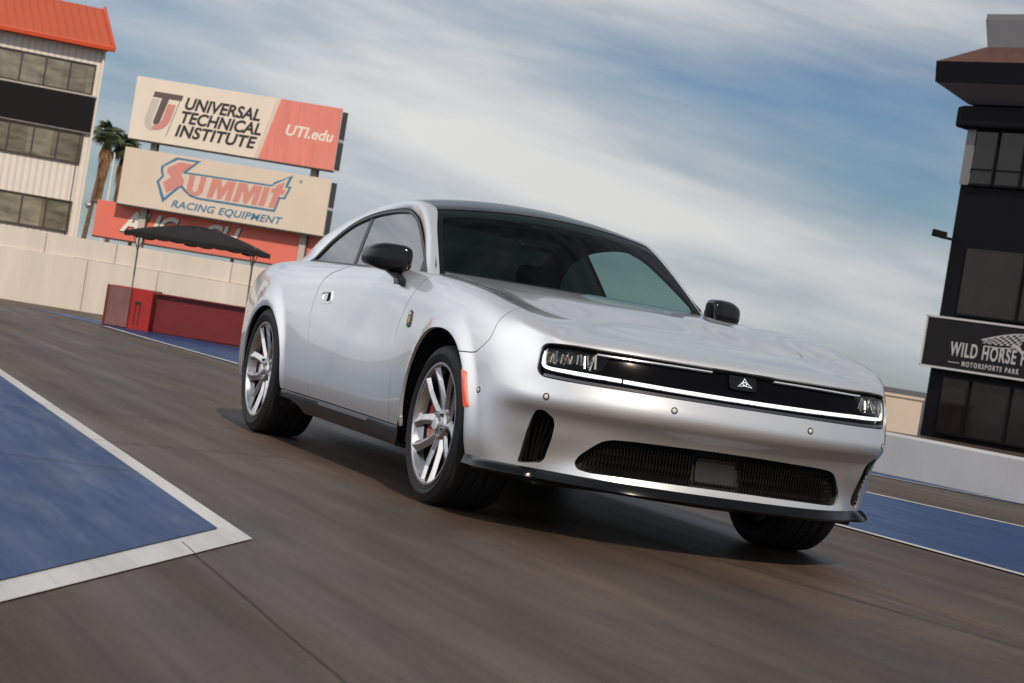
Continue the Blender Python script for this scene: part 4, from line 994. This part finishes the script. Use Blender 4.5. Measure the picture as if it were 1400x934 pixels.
# light slot: black panel, light bar, upper strips, headlamps, emblem
slot_big = [(u*1.012,.40+(v-.40)*1.0) for u,v in slot]
pan = [(u*1.01, min(max(v,.392),.640)) for u,v in slot]
lp = patch('lamp_panel', belt, pan, [], .03, M['lamp_black'], car, lip=0, off=-.034)
def strip(name, pts, w, m, parent, off, lip=.012, st=.02):
    return patch(name, belt, ribbon(pts,w), [], st, m, parent, lip=lip, off=off)
bar_mid=[(-.548,.4470),(-.3,.4430),(0,.4410),(.3,.4430),(.548,.4470)]
strip('light_bar', open_spline(bar_mid,6), .0175, M['led'], car, -.016)
for sg in (-1,1):
    f=(lambda l:l) if sg<0 else mir
    hd=strip('headlight', f(open_spline([(-.556,.4478),(-.70,.4485),(-.82,.4500),(-.875,.4520),(-.905,.462),(-.916,.485)],5)), .0175, M['led'], car, -.016)
    hd['label']='headlight with clear reflectors above a white light strip'
    strip('light_strip', f(open_spline([(-.917,.475),(-.919,.52),(-.913,.565)],4)), .011, M['led'], hd, -.018)
    strip('upper_strip', f(open_spline([(-.66,.588),(-.50,.596),(-.30,.601),(-.15,.602)],5)), .014, M['strip_silver'], car, -.016)  # satin silver strips near the upper edge of the slot
    rnd=random.Random(11 if sg<0 else 12); rb=MB(); rb2=MB()
    for i in range(17):
        u=-.905+i*.0150+rnd.uniform(-.003,.003); u*= -sg*-1 if False else 1
        if i in (5,10): continue
        uu=u if sg<0 else -u; vm=.522+rnd.uniform(-.008,.008); hh=rnd.uniform(.022,.042)
        p=belt(uu,vm)[0]; n=normals(belt,np.array([uu]),np.array([vm]))[0]; n=n if n[1]<0 else -n
        c=Vector(p-n*.027); rot=Matrix.Rotation(rnd.uniform(-.28,.28),3,'Y')@Matrix.Rotation(rnd.uniform(-.8,.8),3,'Z')@Matrix.Rotation(rnd.uniform(-.5,.1),3,'X')
        (rb if rnd.random()<.72 else rb2).box(c,(rnd.uniform(.005,.010),.008,hh*1.7),rot,bev=.0015)
    rb.build('reflector', M['warm_chrome'], hd); rb2.build('reflector', M['chrome'], hd)
    patch('headlight_lens', belt, f(rounded([(-.925,.468),(-.645,.468),(-.60,.585),(-.912,.587)],.03,4)), [], .03, M['lens_clear'], hd, lip=0, off=-.012)
    # projector bowls behind the lens
    pb=MB()
    for uc in (-.855,-.775,-.705):
        uu=uc if sg<0 else -uc; p=belt(uu,.525)[0]; n=normals(belt,np.array([uu]),np.array([.525]))[0]; n=n if n[1]<0 else -n
        q=Vector(p-n*.030); d=Vector(n).to_track_quat('X','Z').to_matrix().to_4x4(); pb.lathe([(.003,-.004),(.018,.0),(.026,.010),(.028,.012)],20,Matrix.Translation(q)@d)
    pb.build('projector', M['rim_dark'], hd, smooth=True)
strip('slot_sill', open_spline([(-.90,.4135),(-.7,.4100),(-.3,.4090),(0,.4090),(.3,.4090),(.7,.4100),(.90,.4135)],6), .013, M['rim_mid'], car, -.012, lip=.02)
# emblem: three slim blades round an open centre, on a dark housing
ph=patch('emblem_housing', belt, rounded([(-.070,.500),(.060,.500),(.060,.605),(-.070,.605)],.02,4), [], .02, M['black_gloss'], car, lip=.012, off=-.020)
eb=MB(); c0=belt(0,.540)[0]; n0=normals(belt,np.array([0.]),np.array([.54]))[0]; n0=n0 if n0[1]<0 else -n0
def ep(x,z): 
    p=belt(-.003+x,.535+z)[0]; return Vector(p-n0*.006)
R3=.038
for k in range(3):
    a=math.pi/2+k*2*math.pi/3; tip=(R3*math.cos(a),R3*math.sin(a)); b1=(.0125*math.cos(a+.95),.0125*math.sin(a+.95)); b2=(.0125*math.cos(a-.95),.0125*math.sin(a-.95)); b0=(.0085*math.cos(a),.0085*math.sin(a))
    eb.tube([ep(*b1),ep(*tip),ep(*b2),ep(*b0),ep(*b1)],.0015,6)
eb.build('emblem', M['led'], car)

# lower grille, side vents
patch('lower_grille', belt, [(u*1.004,.108+(v-.108)*1.03) for u,v in grille_loop], [], .04, M['gap'], car, lip=0, off=-.046)
gm=MB(); nn_=0
for j in range(8):
    v=.050+j*.0185
    for i in range(-42,43):
        u=i*.0145+(.007 if j%2 else 0)
        if abs(u+.03)<.112 and .055<v<.165: continue
        q=np.array([[u,v]])
        if not pip(q,grille_loop)[0] or segdist(q,grille_loop)[0]<.012: continue
        p=belt(u,v)[0]; gm.box((p[0],p[1]+.030,p[2]),(.0045,.012,.0150),rot=Matrix.Rotation(.20*(1 if j%2 else -1),3,'Y')); nn_+=1
gmo=gm.build('grille_mesh', M['grille_pin'], car)
for half in (-1,1):
    gf=MB()
    for i in range(-42,43):
        u=i*.0145+.007
        top=.19 if abs(u)<.53 else .19-(abs(u)-.53)*1.2
        if abs(u+.03)<.11 or abs(u)>.60 or (u+.03)*half<0: continue
        p0=belt(u,.035)[0]; p1=belt(u,top)[0]; gf.box(((p0[0]+p1[0])/2,(p0[1]+p1[1])/2+.040,(p0[2]+p1[2])/2),(.0035,.014,abs(p1[2]-p0[2])))
    gf.build('grille_fin', M['grille'], gmo)
patch('sensor_panel', belt, rounded([(-.125,.066),(.062,.066),(.062,.151),(-.125,.151)],.014,4), [], .03, mat('grey radar panel',(.016,.014,.013),rough=.3), car, lip=.02, off=-.030)
for sg in (-1,1):
    f=(lambda l:l) if sg<0 else mir
    vt=patch('air_vent', belt, f([(-.882+(u+.882)*1.08,.135+(v-.135)*1.08) for u,v in vent]), [], .03, M['grille'], car, lip=0, off=-.05)
    vf=MB()
    for k in range(5):
        uu=-.960+k*.040
        l=[]
        for v in np.linspace(.03,.245,8):
            u=uu+(v-.135)*.16
            q=np.array([[u,v]])
            if pip(q,vent)[0]: 
                uq=u if sg<0 else -u; p=belt(uq,v)[0]; n=normals(belt,np.array([uq]),np.array([v]))[0]; n=n if n[1]<0 else -n; l.append(p-n*.034)
        if len(l)>1: vf.tube(l,.006,6)
    vf.build('vent_fin', M['grille'], vt)
    # side marker and parking sensors
    patch('side_marker', belt, f(rounded([(-1.424,.368),(-1.386,.360),(-1.318,.213),(-1.344,.203)],.012,3)), [], .02, M['amber'], car, lip=.008, off=.006)
    for (u,v) in ((-.326,.346),(-.868,.319),(-1.276,.293)):
        uq=u if sg<0 else -u; p=belt(uq,v)[0]; n=normals(belt,np.array([uq]),np.array([v]))[0]; n=n if np.dot(n,p-CENTRE)>0 else -n
        d=Vector(n).to_track_quat('X','Z').to_matrix().to_4x4(); T_=Matrix.Translation(Vector(p))@d
        s_=MB().lathe([(.0150,-.004),(.0150,.0010),(.0095,.0016)],24,T_).build('parking_sensor', M['black_satin'], car)
        MB().lathe([(.0095,.0010),(.0092,.0022),(.0,.0024)],24,T_).build('sensor_face', M['sensor'], s_, smooth=True)
    # fender badge: small dark oblong with a yellow spot
    bd=patch('fender_badge', belt, f(rounded([(-2.408,.498),(-2.410,.555),(-2.385,.566),(-2.350,.556),(-2.338,.500),(-2.365,.490)],.015,3)), [], .012, M['black_satin'], car, lip=.006, off=.005)
    patch('badge_inlay', belt, f(smooth_loop([(-2.385,.512),(-2.388,.535),(-2.366,.540),(-2.360,.515)],3)), [], .008, M['badge_gold'], bd, lip=.001, off=.0065)
    patch('badge_inlay', belt, f(smooth_loop([(-2.400,.545),(-2.380,.558),(-2.358,.550),(-2.375,.545)],3)), [], .008, M['chrome'], bd, lip=.001, off=.0065)

# door mirrors
def supell(c, r, e=2.6, n=28, shape=None):
    V=[];Fc=[]
    for i in range(n+1):
        a=-math.pi/2+math.pi*i/n
        for j in range(2*n):
            b=math.pi*j/n; f=lambda w:math.copysign(abs(w)**(2/e),w)
            x=f(math.cos(a))*f(math.cos(b)); y=f(math.cos(a))*f(math.sin(b)); z=f(math.sin(a))
            if shape: x,y,z=shape(x,y,z)
            V.append((c[0]+r[0]*x,c[1]+r[1]*y,c[2]+r[2]*z))
    for i in range(n):
        for j in range(2*n): Fc.append((i*2*n+j,i*2*n+(j+1)%(2*n),(i+1)*2*n+(j+1)%(2*n),(i+1)*2*n+j))
    return V,Fc
for sg in (-1,1):
    def shp(x,y,z):
        zz=z*(1-.42*max(0,x)**2) if z>0 else z*(1-.30*max(0,x)**1.2)*(.92 if x>-.4 else .92)
        zz+= -.02*x
        if y>0: y*=.8
        return x*.86,y+.55*x,zz
    V,Fc=supell((0,0,0),(.125,.085,.074),4.2,30,shp)
    cx,cy_,cz_=.950,1.15,1.087
    V=[(sg*(cx+x),cy_+y,cz_+z) for x,y,z in V]
    mo=mesh_obj('door_mirror',V,Fc,M['black_gloss'],car,smooth=True)
    f=belt(sg*2.70,.675)[0]; fx,fy,fz=abs(f[0]),f[1],f[2]
    st=[]; 
    for (x,y,z,a,b_) in ((fx,fy,fz-.012,.040,.050),(fx+.005,fy+.02,fz+.015,.036,.045),(cx-.045,cy_-.01,cz_-.062,.046,.045),(cx-.04,cy_,cz_-.03,.05,.05)):
        st.append([(sg*(x+a*math.copysign(abs(math.cos(t))**.6,math.cos(t))),y+b_*math.copysign(abs(math.sin(t))**.6,math.sin(t)),z) for t in np.linspace(0,2*math.pi,20,endpoint=False)])
    Vs=[p for r_ in st for p in r_]; Fs=[(i*20+k,i*20+(k+1)%20,(i+1)*20+(k+1)%20,(i+1)*20+k) for i in range(3) for k in range(20)]
    sk=mesh_obj('mirror_stalk',Vs,Fs,M['black_gloss'],mo,smooth=True); bm=bmesh.new(); bm.from_mesh(sk.data); bmesh.ops.recalc_face_normals(bm,faces=bm.faces); bm.to_mesh(sk.data); bm.free()
    gl=[(sg*(cx+.093*math.cos(a)),cy_+.072+.045*math.cos(a),cz_-.004+.058*math.sin(a)) for a in np.linspace(0,2*math.pi,32,endpoint=False)]
    mesh_obj('mirror_glass',gl,[tuple(range(32))],M['mirror_glass'],mo)

# wheels
def tread_mat():
    m=mat('tyre tread', (.011,.011,.012), rough=.7); nt=m.node_tree; N=nt.nodes.new; L=nt.links.new; b=nt.nodes['Principled BSDF']
    tc=N('ShaderNodeTexCoord'); sp_=N('ShaderNodeSeparateXYZ'); L(tc.outputs['Object'],sp_.inputs[0])
    def Q(op,a,b_=None):
        n=N('ShaderNodeMath'); n.operation=op
        for i,v in enumerate((a,b_)):
            if v is None: continue
            if hasattr(v,'is_linked'): L(v,n.inputs[i])
            else: n.inputs[i].default_value=v
        return n.outputs[0]
    an=Q('ARCTAN2',sp_.outputs[1],sp_.outputs[2]); s=Q('SINE',Q('ADD',Q('MULTIPLY',an,72),Q('MULTIPLY',sp_.outputs[0],60)))
    k=N('ShaderNodeBump'); k.inputs['Strength'].default_value=.9; k.inputs['Distance'].default_value=.004; L(Q('POWER',Q('ABSOLUTE',s),.4),k.inputs['Height']); L(k.outputs[0],b.inputs['Normal']); return m
M['tread']=tread_mat()
WHEEL_PHASE=20
def make_wheel(Rt):
    """wheel about the origin, outer face towards -X"""
    root=bpy.data.objects.new('wheel',None); root.empty_display_size=.2; link(root,car)
    Rr=.277; w=.30
    # outer sidewall at x=-0.0, tread to x=w
    side_p=[(Rr-.006,.022),(Rr+.004,.010),(Rr+.012,.004),(Rr+.016,.0015),(Rr+.018,.0035),(Rr+.030,-.001),(Rr+.040,-.004),(Rr+.042,-.002),(Rt-.030,.002),(Rt-.016,.010),(Rt-.013,.011),(Rt-.007,.019)]
    inn_p=[(r,w-x) for r,x in side_p[::-1]]
    tread=[(Rt-.004,.024),(Rt-.0005,.040)]
    for g in (.085,.135,.185,.235): tread+=[(Rt,g-.006),(Rt-.008,g-.004),(Rt-.008,g+.004),(Rt,g+.006)]
    tread+=[(Rt-.0005,w-.040),(Rt-.004,w-.024)]
    ty=MB().lathe(side_p+[(Rt-.0055,.021)]+[(Rt-.0055,w-.021)]+inn_p,96).build('tyre',M['rubber'],root,smooth=True,angle=50)
    MB().lathe([(Rt-.009,.0195)]+tread+[(Rt-.009,w-.0195)],128).build('tread',M['tread'],ty,smooth=True,angle=40)
    rim=MB(); rim.lathe([(Rr-.030,.055),(Rr-.018,.035),(Rr-.014,.012),(Rr-.008,.006),(Rr+.002,.006),(Rr+.004,.014)],96)
    ro=rim.build('rim',M['rim'],root,smooth=True,angle=35)
    MB().lathe([(Rr-.016,.030),(Rr-.030,.075),(Rr-.038,.16),(Rr-.03,.29)],64).build('rim_barrel',M['rim_dark'],ro,smooth=True)
    spk=MB()
    def spoke(a0,a1,mk,r0=.052,r1=Rr-.010,w0=.027,w1=.021):
        # tapered bar with a raised spine: from hub angle a0 to rim angle a1
        secs=[]
        for t in (0,.35,.7,1):
            r=r0+(r1-r0)*t; a=a0+(a1-a0)*t**.9; wv=w0+(w1-w0)*t+(.010*max(0,t-.7)/.3); x=.040-.032*t**1.2+.006*(1-t); 
            ca,sa=math.cos(a),math.sin(a); d=np.array((0,ca,sa)); tn=np.array((0,-sa,ca)); o=d*r
            sd=1 if a1>a0 else -1
            secs.append([o+tn*wv+np.array((x+.014,0,0)),o+tn*wv*.35*sd+np.array((x,0,0)),o+tn*wv*.15*sd+np.array((x,0,0)),o-tn*wv+np.array((x+.014,0,0)),o-tn*wv*.8+np.array((x+.050,0,0)),o+tn*wv*.8+np.array((x+.050,0,0))])
        R_=[[mk.bm.verts.new(p) for p in s] for s in secs]
        for A,B in zip(R_,R_[1:]):
            for j in range(6): mk.bm.faces.new((A[j],A[(j+1)%6],B[(j+1)%6],B[j])).material_index = 0 if j in (0,1,2) else 1
        mk.bm.faces.new(R_[0]); mk.bm.faces.new(R_[-1][::-1])
    for k in range(5):
        a=math.radians(72*k+WHEEL_PHASE); one=MB()
        spoke(a-.13,a-.405,one); spoke(a+.13,a+.405,one)
        one.build('spoke',M['rim'],ro).data.materials.append(M['rim_mid'])
    hub=MB(); hub.lathe([(.0,.018),(.030,.018),(.034,.022),(.036,.030),(.062,.034),(.072,.044),(.075,.085)],48); hub.build('hub',M['rim'],ro,smooth=True,angle=35)
    cap=MB(); cap.lathe([(.0,.0125),(.024,.0125),(.029,.016),(.030,.022)],32); cap.build('centre_cap',M['sensor'],ro,smooth=True,angle=35)
    ln=MB()
    for k in range(5):
        a=math.radians(72*k+36+WHEEL_PHASE); ln.bar((.046,.056*math.cos(a),.056*math.sin(a)),(.020,.056*math.cos(a),.056*math.sin(a)),.011,.009,8)
    islands(ln.build('wheel_nut',M['chrome'],ro))
    dsc=MB(); dsc.lathe([(.07,.095),(.09,.085),(.19,.085),(.195,.089),(.195,.108),(.19,.112),(.09,.112)],64); dsc.build('brake_disc',M['disc'],root,smooth=True,angle=30)
    cl=MB(); pts=[]
    for a in np.linspace(-.62,.62,13): pts.append((.222*math.cos(a),.222*math.sin(a)))
    for a in np.linspace(.62,-.62,13): pts.append((.125*math.cos(a),.125*math.sin(a)))
    # caliper sits at the rear of the disc
    cl.prism(pts,.062,.135,Matrix(((0,0,1,0),(1,0,0,0),(0,1,0,0),(0,0,0,1)))); cal=cl.build('brake_caliper',M['caliper'],root)
    bv=cal.modifiers.new('b','BEVEL'); bv.width=.006; bv.segments=2
    return root
def copy_tree(o,parent):
    c=o.copy(); COL.objects.link(c); c.parent=parent
    for ch in list(o.children): copy_tree(ch,c)
    return c
wf=make_wheel(.360); wf.location=(-.990,0,.360)
wr=make_wheel(.366); wr.location=(-.992,3.074,.366); wr.rotation_euler=(math.radians(17),0,0)
w2=copy_tree(wf,car); w2.location=(.990,0,.360); w2.rotation_euler=(math.radians(30),0,math.pi)
w3=copy_tree(wr,car); w3.location=(.992,3.074,.366); w3.rotation_euler=(0,0,math.pi)
ax=MB(); ax.bar((-.75,0,.33),(.75,0,.33),.035); ax.bar((-.75,3.074,.34),(.75,3.074,.34),.04); ax.build('axle',M['liner'],car)
